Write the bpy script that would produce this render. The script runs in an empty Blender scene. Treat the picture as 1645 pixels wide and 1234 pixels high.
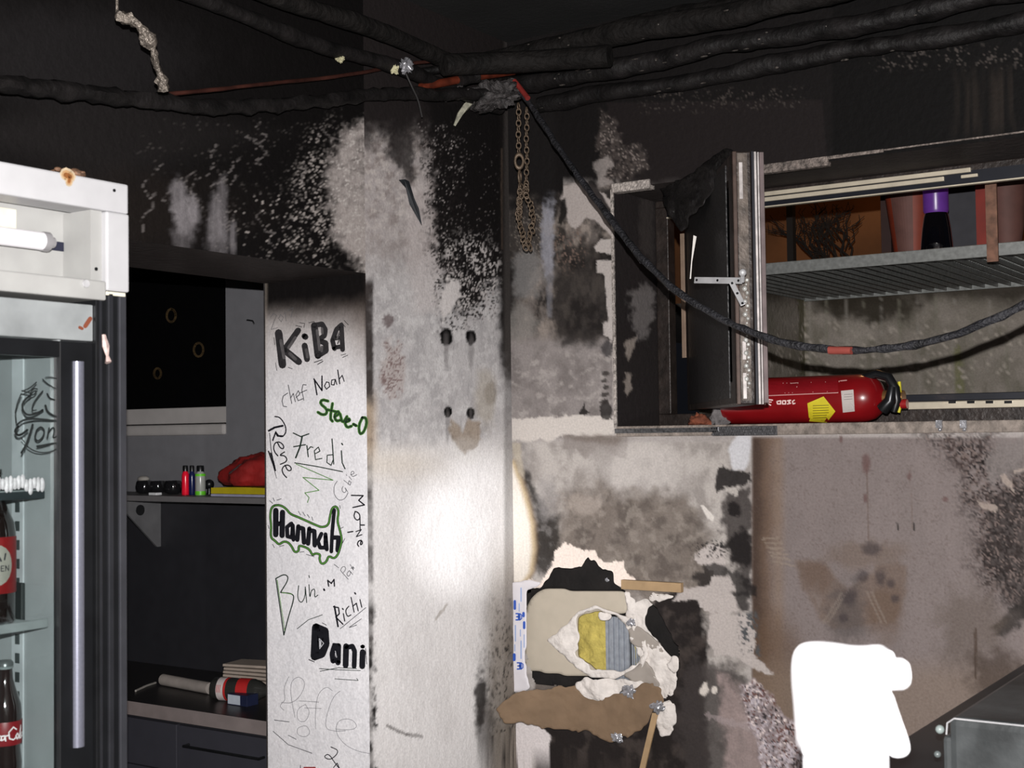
import bpy, bmesh, math, random
import numpy as np
from mathutils import Vector, Matrix, noise as mnoise

S = bpy.context.scene
COL = S.collection
# ------------------------------------------------------------------ camera, light, exposure
EYE = 1.68                      # camera height above the floor
F = 2150.0                      # focal length in pixels of the 1645 x 1234 frame
CX, CY = 822.5, 617.0
C0 = Vector((2.56, -3.82, EYE))
yaw, pitch, roll = math.radians(123.8), math.radians(2.16), math.radians(0.76)
FW = Vector((math.cos(yaw)*math.cos(pitch), math.sin(yaw)*math.cos(pitch), math.sin(pitch)))
R0 = Vector((math.sin(yaw), -math.cos(yaw), 0))
U0 = R0.cross(FW)
RT = R0*math.cos(roll) - U0*math.sin(roll)
UP = U0*math.cos(roll) + R0*math.sin(roll)
cam_d = bpy.data.cameras.new('camera'); cam = bpy.data.objects.new('camera', cam_d); COL.objects.link(cam)
M = Matrix((RT, UP, -FW)).transposed().to_4x4(); M.translation = C0
cam.matrix_world = M
cam_d.sensor_width = 36.0; cam_d.lens = 36.0*F/1645.0
cam_d.dof.use_dof = True; cam_d.dof.focus_distance = 4.2; cam_d.dof.aperture_fstop = 9.0
cam_d.clip_start = 0.05
S.camera = cam
w = bpy.data.worlds.new('night'); S.world = w; w.use_nodes = True
w.node_tree.nodes['Background'].inputs[0].default_value = (0.55, 0.6, 0.8, 1)
w.node_tree.nodes['Background'].inputs[1].default_value = 0.008
S.view_settings.view_transform = 'Standard'; S.view_settings.look = 'None'
S.view_settings.gamma = 1.0; S.view_settings.exposure = 0.0; S.view_settings.use_curve_mapping = False

def lamp(name, kind, loc, power, color=(1, 1, 1), radius=0.03, target=None, size=None, blend=1.0):
    d = bpy.data.lights.new(name, kind); d.energy = power; d.color = color
    if kind != 'AREA': d.shadow_soft_size = radius
    else: d.size = radius
    if kind == 'SPOT': d.spot_size = math.radians(size); d.spot_blend = blend
    o = bpy.data.objects.new(name, d); COL.objects.link(o); o.location = loc
    if target is not None:
        o.rotation_euler = (Vector(target)-Vector(loc)).to_track_quat('-Z', 'Y').to_euler()
    return o

# pixel helpers: the photograph was used to measure positions on real planes of the room
def ray(px, py):
    return FW + RT*((px-CX)/F) - UP*((py-CY)/F)
def hit(px, py, ax, val):
    d = ray(px, py); i = 'xyz'.index(ax); t = (val-C0[i])/d[i]
    return C0 + d*t
def HY(px, py, y=0.0): return hit(px, py, 'y', y)
def HX(px, py, x=0.0): return hit(px, py, 'x', x)
def at(px, py, depth): return C0 + ray(px, py)*depth
def proj_np(X, Y, Z):
    dx, dy, dz = X-C0.x, Y-C0.y, Z-C0.z
    d = dx*FW.x+dy*FW.y+dz*FW.z; d = np.where(d < 0.05, 0.05, d)
    r = dx*RT.x+dy*RT.y+dz*RT.z; u = dx*UP.x+dy*UP.y+dz*UP.z
    return CX+F*r/d, CY-F*u/d

# the camera's own flash sits just above the lens; a hand torch shines on the corner wall
lamp('camera_flash', 'POINT', C0+Vector((0, 0, .115)), 690, (1, .97, .955), .009)
_t = HX(752, 850)
lamp('torch_core', 'SPOT', (1.75, -2.3, 1.25), 240, (.97, .98, 1), .02, _t, 12, 1.0)
lamp('torch_spill', 'SPOT', (1.75, -2.3, 1.25), 70, (.97, .98, 1), .02, _t+Vector((0, .02, -.06)), 42, 1.0)

# ------------------------------------------------------------------ materials
def lin(c):
    return tuple(((v/255)/12.92 if v/255 <= .04045 else ((v/255+.055)/1.055)**2.4) for v in c)
_m = {}
def mat(name, col, rough=.6, metal=0.0, var=.15, vs=18, bump=.0, bs=60, spec=.5, emit=None, es=0, trans=0, ior=1.45, col2=None, coat=0):
    if name in _m: return _m[name]
    m = bpy.data.materials.new(name); m.use_nodes = True; nt = m.node_tree; b = nt.nodes['Principled BSDF']
    c = lin(col)
    b.inputs['Roughness'].default_value = rough; b.inputs['Metallic'].default_value = metal
    b.inputs['Specular IOR Level'].default_value = spec; b.inputs['IOR'].default_value = ior
    b.inputs['Transmission Weight'].default_value = trans; b.inputs['Coat Weight'].default_value = coat
    tc = nt.nodes.new('ShaderNodeTexCoord')
    n = nt.nodes.new('ShaderNodeTexNoise'); n.inputs['Scale'].default_value = vs; n.inputs['Detail'].default_value = 8
    nt.links.new(tc.outputs['Object'], n.inputs['Vector'])
    r = nt.nodes.new('ShaderNodeValToRGB'); r.color_ramp.elements[0].position = .3; r.color_ramp.elements[1].position = .7
    c2 = lin(col2) if col2 else tuple(min(1, v*(1+var)) for v in c)
    c1 = c if col2 else tuple(v*(1-var) for v in c)
    r.color_ramp.elements[0].color = (*c1, 1); r.color_ramp.elements[1].color = (*c2, 1)
    nt.links.new(n.outputs['Fac'], r.inputs['Fac']); nt.links.new(r.outputs['Color'], b.inputs['Base Color'])
    if bump:
        n2 = nt.nodes.new('ShaderNodeTexNoise'); n2.inputs['Scale'].default_value = bs; n2.inputs['Detail'].default_value = 6
        nt.links.new(tc.outputs['Object'], n2.inputs['Vector'])
        bp = nt.nodes.new('ShaderNodeBump'); bp.inputs['Strength'].default_value = bump; bp.inputs['Distance'].default_value = .01
        nt.links.new(n2.outputs['Fac'], bp.inputs['Height']); nt.links.new(bp.outputs['Normal'], b.inputs['Normal'])
    if emit:
        b.inputs['Emission Color'].default_value = (*lin(emit), 1); b.inputs['Emission Strength'].default_value = es
    _m[name] = m; return m

def painted(name, rough=.7, bump=.35):
    m = bpy.data.materials.new(name); m.use_nodes = True; nt = m.node_tree; b = nt.nodes['Principled BSDF']
    a = nt.nodes.new('ShaderNodeVertexColor'); a.layer_name = 'stain'
    tc = nt.nodes.new('ShaderNodeTexCoord')
    n = nt.nodes.new('ShaderNodeTexNoise'); n.inputs['Scale'].default_value = 140; n.inputs['Detail'].default_value = 6
    nt.links.new(tc.outputs['Object'], n.inputs['Vector'])
    mr = nt.nodes.new('ShaderNodeMapRange'); mr.inputs['From Min'].default_value = .3; mr.inputs['From Max'].default_value = .7
    mr.inputs['To Min'].default_value = .88; mr.inputs['To Max'].default_value = 1.10
    nt.links.new(n.outputs['Fac'], mr.inputs['Value'])
    mx = nt.nodes.new('ShaderNodeVectorMath'); mx.operation = 'SCALE'
    nt.links.new(a.outputs['Color'], mx.inputs[0]); nt.links.new(mr.outputs['Result'], mx.inputs['Scale'])
    nt.links.new(mx.outputs['Vector'], b.inputs['Base Color'])
    b.inputs['Roughness'].default_value = rough; b.inputs['Specular IOR Level'].default_value = .1
    n2 = nt.nodes.new('ShaderNodeTexNoise'); n2.inputs['Scale'].default_value = 45; n2.inputs['Detail'].default_value = 9
    nt.links.new(tc.outputs['Object'], n2.inputs['Vector'])
    bp = nt.nodes.new('ShaderNodeBump'); bp.inputs['Strength'].default_value = bump; bp.inputs['Distance'].default_value = .008
    nt.links.new(n2.outputs['Fac'], bp.inputs['Height']); nt.links.new(bp.outputs['Normal'], b.inputs['Normal'])
    return m

soot = mat('soot_black', (22, 20, 20), .8, var=.5, vs=9, bump=.5, bs=40, spec=.15)
soot_hi = mat('soot_crust', (52, 47, 46), .55, var=.7, vs=14, bump=.9, bs=55)
white_met = mat('white_enamel', (166, 166, 168), .4, spec=.3, var=.05)
white_dirty = mat('white_enamel_dirty', (148, 148, 146), .5, var=.12, vs=9)
black_pl = mat('black_plastic', (18, 19, 21), .35, var=.2)
dark_metal = mat('dark_metal', (38, 39, 41), .3, .6, var=.2)
steel = mat('steel', (190, 190, 192), .35, .35, var=.15, vs=30)
galv = mat('galvanised', (120, 122, 120), .5, .45, var=.25, vs=60)
copper = mat('copper', (96, 40, 24), .5, .3, var=.45, vs=30)
paper_w = mat('torn_plaster_white', (216, 209, 203), .85, var=.12, vs=30, bump=.5, bs=80)
beige = mat('beige_board', (182, 172, 156), .8, var=.05)
kraft = mat('kraft_paper', (118, 97, 76), .85, var=.16, vs=12, bump=.25, bs=50)
wool = mat('yellow_wool', (184, 168, 90), .95, var=.18, vs=35, bump=.6, bs=90)
red_paint = mat('red_lacquer', (122, 15, 20), .28, var=.2, vs=8, coat=.3)
wood = mat('tan_wood', (165, 138, 104), .7, var=.18)
brown_al = mat('burnt_frame', (44, 37, 34), .45, .2, var=.45, vs=25, bump=.3)
grey_wall = mat('grey_paint', (112, 112, 116), .7, var=.06)
dark_panel = mat('dark_laminate', (40, 40, 44), .5, var=.1)
foil = mat('crumpled_foil', (170, 170, 175), .22, .6, var=.2, bump=.3, bs=60)

# ------------------------------------------------------------------ object helpers
def link(name, me, m=None, parent=None, smooth=None, bevel=0, solid=0, sub=0):
    o = bpy.data.objects.new(name, me); COL.objects.link(o)
    if m:
        for q in (m if isinstance(m, (list, tuple)) else [m]): me.materials.append(q)
    if smooth is not None:
        me.shade_smooth(); me.set_sharp_from_angle(angle=math.radians(smooth))
    if parent:
        o.parent = parent; o.matrix_parent_inverse = parent.matrix_world.inverted() if False else Matrix.Translation(-parent.location)
    if bevel:
        b = o.modifiers.new('b', 'BEVEL'); b.width = bevel; b.segments = 2; b.limit_method = 'ANGLE'; b.angle_limit = math.radians(40)
    if solid:
        b = o.modifiers.new('s', 'SOLIDIFY'); b.thickness = solid; b.offset = 1
    if sub:
        b = o.modifiers.new('u', 'SUBSURF'); b.levels = sub; b.render_levels = sub
    return o
def tag(o, label, cat, group=None, kind=None):
    o['label'] = label; o['category'] = cat
    if group: o['group'] = group
    if kind: o['kind'] = kind
    return o
def thing(name, label, cat, loc, group=None, kind=None):
    o = bpy.data.objects.new(name, None); COL.objects.link(o); o.location = loc; o.empty_display_size = .05
    if kind: o['kind'] = kind
    if label: o['label'] = label; o['category'] = cat
    if group: o['group'] = group
    return o
def struct(o, label=None):
    o['kind'] = 'structure'
    if label: o['label'] = label
    return o

class MB:
    def __init__(s): s.v = []; s.f = []; s.mi = []; s.cur = 0
    def add(s, vs, fs):
        b = len(s.v); s.v += [tuple(v) for v in vs]
        for f in fs: s.f.append(tuple(i+b for i in f)); s.mi.append(s.cur)
        return s
    def box(s, a, b):
        x0, y0, z0 = [min(a[i], b[i]) for i in range(3)]; x1, y1, z1 = [max(a[i], b[i]) for i in range(3)]
        return s.add([(x0,y0,z0),(x1,y0,z0),(x1,y1,z0),(x0,y1,z0),(x0,y0,z1),(x1,y0,z1),(x1,y1,z1),(x0,y1,z1)],
                     [(0,3,2,1),(4,5,6,7),(0,1,5,4),(1,2,6,5),(2,3,7,6),(3,0,4,7)])
    def obox(s, o, ax, ay, az):   # oriented box: corner o and three edge vectors
        o, ax, ay, az = map(Vector, (o, ax, ay, az))
        vs = [o, o+ax, o+ax+ay, o+ay, o+az, o+ax+az, o+ax+ay+az, o+ay+az]
        return s.add(vs, [(0,3,2,1),(4,5,6,7),(0,1,5,4),(1,2,6,5),(2,3,7,6),(3,0,4,7)])
    def prism(s, pts, d):         # planar polygon of 3-D points extruded by d
        n = len(pts); d = Vector(d); P = [Vector(p) for p in pts]
        return s.add(P+[p+d for p in P], [tuple(range(n)), tuple(range(2*n-1, n-1, -1))]+[(i, i+n, (i+1) % n+n, (i+1) % n) for i in range(n)])
    def tube(s, pts, r, n=10, caps=True, lump=0, seed=0, lf=12):
        P = [Vector(p) for p in pts]; k = len(P); rs = r if isinstance(r, (list, tuple)) else [r]*k
        vs = []; nrm = None
        for i, p in enumerate(P):
            t = (P[min(i+1, k-1)]-P[max(i-1, 0)]).normalized()
            if nrm is None: nrm = t.orthogonal().normalized()
            nrm = (nrm-t*nrm.dot(t)).normalized(); bn = t.cross(nrm)
            for j in range(n):
                a = 2*math.pi*j/n; q = nrm*math.cos(a)+bn*math.sin(a); rr = rs[i]
                if lump:
                    rr *= 1+lump*(mnoise.fractal((p+q*.05)*lf+Vector((seed, 0, 0)), .9, 2, 4))
                vs.append(p+q*rr)
        fs = [(i*n+j, i*n+(j+1) % n, (i+1)*n+(j+1) % n, (i+1)*n+j) for i in range(k-1) for j in range(n)]
        if caps: fs += [tuple(range(n-1, -1, -1)), tuple(range((k-1)*n, k*n))]
        return s.add(vs, fs)
    def lathe(s, prof, o=(0,0,0), ax=(0,0,1), n=28):   # prof: (radius, distance along axis)
        o = Vector(o); ax = Vector(ax).normalized(); u = ax.orthogonal().normalized(); v = ax.cross(u); vs = []
        for r, h in prof:
            for j in range(n):
                a = 2*math.pi*j/n; vs.append(o+ax*h+(u*math.cos(a)+v*math.sin(a))*max(r, 1e-5))
        k = len(prof); fs = [(i*n+j, i*n+(j+1) % n, (i+1)*n+(j+1) % n, (i+1)*n+j) for i in range(k-1) for j in range(n)]
        fs += [tuple(range(n-1, -1, -1)), tuple(range((k-1)*n, k*n))]
        return s.add(vs, fs)
    def ball(s, c, r, n=12, sc=(1,1,1)):
        c = Vector(c); prof = [(math.sin(math.pi*i/n)*r, -math.cos(math.pi*i/n)*r) for i in range(n+1)]
        b = len(s.v); s.lathe(prof, (0,0,0), (0,0,1), 2*n)
        s.v[b:] = [(c.x+v[0]*sc[0], c.y+v[1]*sc[1], c.z+v[2]*sc[2]) for v in s.v[b:]]
        return s
    def build(s, name, m, parent=None, smooth=None, bevel=0, solid=0, sub=0, fix=True):
        me = bpy.data.meshes.new(name); me.from_pydata(s.v, [], s.f); me.update()
        if isinstance(m, (list, tuple)):
            me.polygons.foreach_set('material_index', s.mi)
        if fix:
            bm = bmesh.new(); bm.from_mesh(me); bmesh.ops.recalc_face_normals(bm, faces=bm.faces); bm.to_mesh(me); bm.free()
        return link(name, me, m, parent, smooth, bevel, solid, sub)

# flat ribbons of paint: strokes are (width, points); mp maps (u, v, layer) onto the surface
def strokes(name, items, mp, m, parent, layer=1):
    mb = MB()
    for w_, pts in items:
        h = w_/2
        for i in range(len(pts)-1):
            (x0, y0), (x1, y1) = pts[i], pts[i+1]; L = math.hypot(x1-x0, y1-y0)
            if L < 1e-6: continue
            nx, ny = -(y1-y0)/L*h, (x1-x0)/L*h
            k = max(1, int(L/12)) if w_ > 0 else 1
            for q in range(k):
                a, b = q/k, (q+1)/k
                xa, ya, xb, yb = x0+(x1-x0)*a, y0+(y1-y0)*a, x0+(x1-x0)*b, y0+(y1-y0)*b
                mb.add([mp(xa+nx, ya+ny, layer), mp(xb+nx, yb+ny, layer), mp(xb-nx, yb-ny, layer), mp(xa-nx, ya-ny, layer)], [(0, 1, 2, 3)])
        for (x, y) in pts:
            mb.add([mp(x+h*math.cos(a*math.pi/4), y+h*math.sin(a*math.pi/4), layer+.15) for a in range(8)], [tuple(range(8))])
    return mb.build(name, m, parent, fix=False)
def smoothen(pts, it=2, closed=False):
    for _ in range(it):
        q = [] if closed else [pts[0]]
        for i in range(len(pts) if closed else len(pts)-1):
            a, b = pts[i], pts[(i+1) % len(pts)]
            q += [tuple(a[k]*.75+b[k]*.25 for k in range(len(a))), tuple(a[k]*.25+b[k]*.75 for k in range(len(a)))]
        if not closed: q.append(pts[-1])
        pts = q
    return pts

# ------------------------------------------------------------------ numpy noise and stain painting
def vn(x, y, seed=0):
    xi = np.floor(x).astype(np.int64); yi = np.floor(y).astype(np.int64); fx = x-xi; fy = y-yi
    def h(a, b):
        n = (a*374761393 + b*668265263 + seed*974711) & 0x7fffffff
        n = ((n ^ (n >> 13))*1274126177) & 0x7fffffff
        return ((n ^ (n >> 16)) & 0xffff)/65535.0
    fx = fx*fx*(3-2*fx); fy = fy*fy*(3-2*fy)
    return (h(xi, yi)*(1-fx)+h(xi+1, yi)*fx)*(1-fy)+(h(xi, yi+1)*(1-fx)+h(xi+1, yi+1)*fx)*fy
def fbm(x, y, s, seed=0, o=5):
    t = 0; a = .5; tot = 0; f = 1.35
    for k in range(o):
        an = .5+1.1*k; cs, sn = math.cos(an)*f/s, math.sin(an)*f/s
        t = t+a*vn(x*cs-y*sn+13.7*k, x*sn+y*cs+7.1*k, seed+k*17); tot += a; a *= .56; f *= 2.03
    return np.clip((t/tot-.5)*1.25+.5, 0, 1)
def sst(t): t = np.clip(t, 0, 1); return t*t*(3-2*t)
def sdf(x, y, pts):               # signed distance to polygon, positive inside
    d = np.full(x.shape, 1e9); ins = np.zeros(x.shape, bool); n = len(pts)
    for i in range(n):
        x0, y0 = pts[i]; x1, y1 = pts[(i+1) % n]; ex, ey = x1-x0, y1-y0
        t = np.clip(((x-x0)*ex+(y-y0)*ey)/(ex*ex+ey*ey+1e-9), 0, 1)
        d = np.minimum(d, (x-x0-ex*t)**2+(y-y0-ey*t)**2)
        c = ((y0 > y) != (y1 > y)) & (x < (x1-x0)*(y-y0)/((y1-y0) if y1 != y0 else 1e-9)+x0); ins ^= c
    return np.where(ins, 1, -1)*np.sqrt(d)
class Paint:
    def __init__(s, x, y, base, K=.8, seed=1):
        s.x, s.y, s.K, s.seed = x, y, K, seed; s.c = np.tile(np.array(lin(base))/K, (len(x), 1))
    def put(s, m, c):
        m = np.clip(m, 0, 1)[:, None]; s.c = s.c*(1-m)+np.array(lin(c))/s.K*m
    def mul(s, m, k): s.c = s.c*(1-np.clip(m, 0, 1)[:, None]*(1-k))
    def nxt(s): s.seed += 31; return s.seed
    def mblob(s, cx, cy, rx, ry, soft=.5, rag=.3, ns=25, rot=0):
        x, y = s.x-cx, s.y-cy; a = math.radians(rot); u = x*math.cos(a)+y*math.sin(a); v = -x*math.sin(a)+y*math.cos(a)
        d = np.sqrt((u/rx)**2+(v/ry)**2)+rag*2*(fbm(s.x, s.y, ns, s.nxt())-.5)
        return sst((1-d)/soft+.5)
    def mpoly(s, pts, soft=3, rag=5, ns=14):
        q = s.nxt(); n1 = fbm(s.x, s.y, ns, q)-.5; n2 = fbm(s.x, s.y, ns, q+5)-.5
        return sst(sdf(s.x+n1*2*rag, s.y+n2*2*rag, pts)/soft+.5)
    def blob(s, cx, cy, rx, ry, c, a=1, **k): s.put(a*s.mblob(cx, cy, rx, ry, **k), c)
    def poly(s, pts, c, a=1, **k): s.put(a*s.mpoly(pts, **k), c)
    def speck(s, m, c, dens=.3, sc=5, sh=.08, sy=1.0, a=1):
        q = s.nxt(); sc = max(sc*.62, 2.3); n = fbm(s.x, s.y/sy, sc, q, 2)*.72+fbm(s.x, s.y, sc*6, q+9, 3)*.28
        t = .72-dens*.42; s.put(a*m*sst((n-t)/(sh*1.6)+.5), c)
    def line(s, pts, wd, c, a=1, rag=2, ns=10):
        q = s.nxt(); x = s.x+(fbm(s.x, s.y, ns, q)-.5)*2*rag; y = s.y+(fbm(s.x, s.y, ns, q+3)-.5)*2*rag; d = np.full(s.x.shape, 1e9)
        for (x0, y0), (x1, y1) in zip(pts[:-1], pts[1:]):
            ex, ey = x1-x0, y1-y0; t = np.clip(((x-x0)*ex+(y-y0)*ey)/(ex*ex+ey*ey+1e-9), 0, 1)
            d = np.minimum(d, np.hypot(x-x0-ex*t, y-y0-ey*t))
        s.put(a*sst((wd-d)/max(1.2, wd*.5)+.5), c)

class Grid:      # wall panels: dense grids whose vertices carry stain colours
    def __init__(s): s.V = []; s.Fc = []; s.C = []; s.n = 0
    def panel(s, us, vs, f, paintfn, drop=None, flip=False):
        U, V = np.meshgrid(np.array(us), np.array(vs), indexing='ij'); U = U.ravel(); V = V.ravel()
        X, Y, Z = f(U, V); px, py = proj_np(X, Y, Z); s.V.append(np.stack([X, Y, Z], 1)); s.C.append(paintfn(px, py))
        nu, nv = len(us), len(vs); i = np.arange(nu-1)[:, None]*nv+np.arange(nv-1)[None, :]; i = i.ravel()
        q = np.stack([i, i+nv, i+nv+1, i+1], 1)
        if flip: q = q[:, ::-1]
        if drop is not None:
            cu = U[q].mean(1); cv = V[q].mean(1); q = q[~drop(cu, cv, px[q].mean(1), py[q].mean(1))]
        s.Fc.append(q+s.n); s.n += len(U)
    def build(s, name, m, parent=None, smooth_box=None):
        V = np.concatenate(s.V); Q = np.concatenate(s.Fc); Cc = np.concatenate(s.C)
        if smooth_box is not None:
            e = np.sort(np.concatenate([Q[:, [0, 1]], Q[:, [1, 2]], Q[:, [2, 3]], Q[:, [3, 0]]]), 1)
            u, cnt = np.unique(e, axis=0, return_counts=True); u = u[cnt == 1]
            (x0, z0), (x1, z1) = smooth_box; c = V[u].mean(1)
            u = u[(c[:, 0] > x0) & (c[:, 0] < x1) & (c[:, 2] > z0) & (c[:, 2] < z1)]
            for _ in range(4):
                acc = np.zeros_like(V); n_ = np.zeros(len(V))
                for a, b in ((0, 1), (1, 0)): np.add.at(acc, u[:, a], V[u[:, b]]); np.add.at(n_, u[:, a], 1)
                k = n_ >= 2; V[k] = V[k]*.45+acc[k]/n_[k, None]*.55
        me = bpy.data.meshes.new(name); me.vertices.add(len(V)); me.vertices.foreach_set('co', V.astype(np.float32).ravel())
        me.loops.add(Q.size); me.loops.foreach_set('vertex_index', Q.astype(np.int32).ravel())
        me.polygons.add(len(Q)); me.polygons.foreach_set('loop_start', np.arange(0, Q.size, 4, dtype=np.int32))
        me.polygons.foreach_set('loop_total', np.full(len(Q), 4, dtype=np.int32)); me.update(calc_edges=True)
        a = me.color_attributes.new('stain', 'FLOAT_COLOR', 'POINT')
        a.data.foreach_set('color', np.concatenate([np.clip(Cc, 0, .92), np.ones((len(V), 1))], 1).astype(np.float32).ravel())
        me.validate(); return link(name, me, m, parent)

def sheet(name, pts, yf, m, parent=None, amp=.006, th=.0015, step=5, seed=0, rag=3, freq=14, plane='y', holes=()):
    """torn sheet: outline measured on the photo, laid on plane y = yf, with its own thickness and crumple"""
    xs = [p[0] for p in pts]; ys = [p[1] for p in pts]
    gx = np.arange(min(xs)-step, max(xs)+step*1.5, step); gy = np.arange(min(ys)-step, max(ys)+step*1.5, step)
    X, Y = np.meshgrid(gx, gy, indexing='ij'); nx, ny = X.shape
    n1 = fbm(X, Y, 16, seed+3)-.5; n2 = fbm(X, Y, 16, seed+8)-.5
    def inside(a, b):
        q = sdf(a, b, pts) > 0
        for h in holes: q &= ~(sdf(a, b, h) > 0)
        return q
    cx = (X[:-1, :-1]+X[1:, 1:])/2; cy = (Y[:-1, :-1]+Y[1:, 1:])/2
    ins = inside(cx+2*rag*n1[:-1, :-1], cy+2*rag*n2[:-1, :-1])
    mb = MB(); vid = {}
    def vert(i, j):
        if (i, j) not in vid:
            x, y = X[i, j], Y[i, j]; y0 = yf(x, y) if callable(yf) else yf
            p = HY(x, y, y0) if plane == 'y' else HX(x, y, y0)
            d = amp*mnoise.fractal(p*freq+Vector((seed*3.1, 0, 0)), .8, 2, 5)
            p = p+(Vector((0, d, 0)) if plane == 'y' else Vector((d, 0, 0)))
            vid[(i, j)] = len(mb.v); mb.v.append(tuple(p))
        return vid[(i, j)]
    for i in range(nx-1):
        for j in range(ny-1):
            if ins[i, j]:
                mb.f.append((vert(i, j), vert(i, j+1), vert(i+1, j+1), vert(i+1, j))); mb.mi.append(0)
    bnd = {}
    cnt = {}
    for f in mb.f:
        for a, b in zip(f, f[1:]+f[:1]): cnt[(min(a, b), max(a, b))] = cnt.get((min(a, b), max(a, b)), 0)+1
    for (a, b), c in cnt.items():
        if c == 1: bnd.setdefault(a, []).append(b); bnd.setdefault(b, []).append(a)
    for _ in range(3):
        new = {i: Vector(mb.v[i])*.45+sum((Vector(mb.v[j]) for j in q), Vector())/len(q)*.55 for i, q in bnd.items()}
        for i, v_ in new.items(): mb.v[i] = tuple(v_)
    return mb.build(name, m, parent, smooth=60, solid=th, fix=True)
# ================================================================== STRUCTURE
ZL = EYE+.484            # lintel underside
ZC = EYE+1.36            # ceiling
YJ = -.77                # jamb face (opening edge) in the left wall
WT = .41                 # wall thickness
X0W, X1W = .41, 2.45     # window opening in the back wall
ZB, ZT = EYE+.018, EYE+.80
BLK = (19, 17, 17)

def paint_lintel(px, py):
    p = Paint(px, py, (18, 16, 16), 1.35, 11)
    hz = sst((250-np.abs(py-215)*2.2-np.abs(px-180)*.7)/160); p.put(.35*hz, (46, 43, 43))
    p.blob(120, 90, 190, 70, (38, 36, 37), .55, soft=1, ns=60)
    p.blob(170, 340, 200, 60, (38, 32, 29), .5, soft=1, ns=50)
    # blistered paint on the right of the lintel
    reg = p.mpoly([(228, 190), (540, 185), (560, 430), (430, 420), (300, 330), (220, 260)], soft=40, rag=20, ns=40)
    p.speck(reg*.8, (70, 66, 64), -.16, 4.5, .08)
    reg2 = p.mblob(510, 330, 42, 110, soft=.8, rag=.4, ns=22); p.speck(reg2, (176, 168, 163), .10, 4.5, .12)
    p.speck(p.mblob(440, 360, 75, 50, soft=.9), (176, 168, 163), -.10, 4, .06)
    for i in range(14):
        rnd = random.Random(40+i); x = rnd.uniform(240, 520); y = rnd.uniform(195, 360); q = [(x, y)]
        for k in range(7): x += rnd.uniform(-13, 13); y += rnd.uniform(2, 14); q.append((x, y))
        p.line(q, .9, (128, 122, 120), .55, rag=4, ns=9)
    for cx, cy, rx, ry, k in ((287, 322, 13, 34, .75), (300, 348, 17, 30, .7), (345, 352, 10, 40, .6), (357, 340, 8, 55, .5), (374, 385, 5, 28, .6), (309, 338, 7, 24, .8), (293, 380, 16, 34, .35), (350, 385, 18, 34, .35)):
        n = .55+.45*vn(px/3.2, py/26, cx); p.put(k*n*p.mblob(cx, cy, rx, ry, soft=.9, rag=.45, ns=12), (150, 145, 148))
    # light bare plaster at the corner above the post
    m = p.mpoly([(548, 212), (590, 195), (640, 200), (640, 440), (590, 445), (560, 410), (540, 380), (528, 300)], soft=26, rag=16, ns=16)
    n = fbm(px, py, 16, 5); p.put(m*np.clip(n*1.1+.32+.3*sst((py-280)/120), 0, 1), (182, 173, 169)); p.put(m*np.clip((fbm(px, py, 9, 15)-.5)*2.2, 0, .7), (196, 188, 184))
    p.put(m*np.clip((fbm(px, py, 14, 19)-.5)*3*sst((330-py)/120), 0, .6), (80, 73, 70)); p.speck(m, (214, 207, 202), .06, 4, .1)
    return p.c

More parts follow.
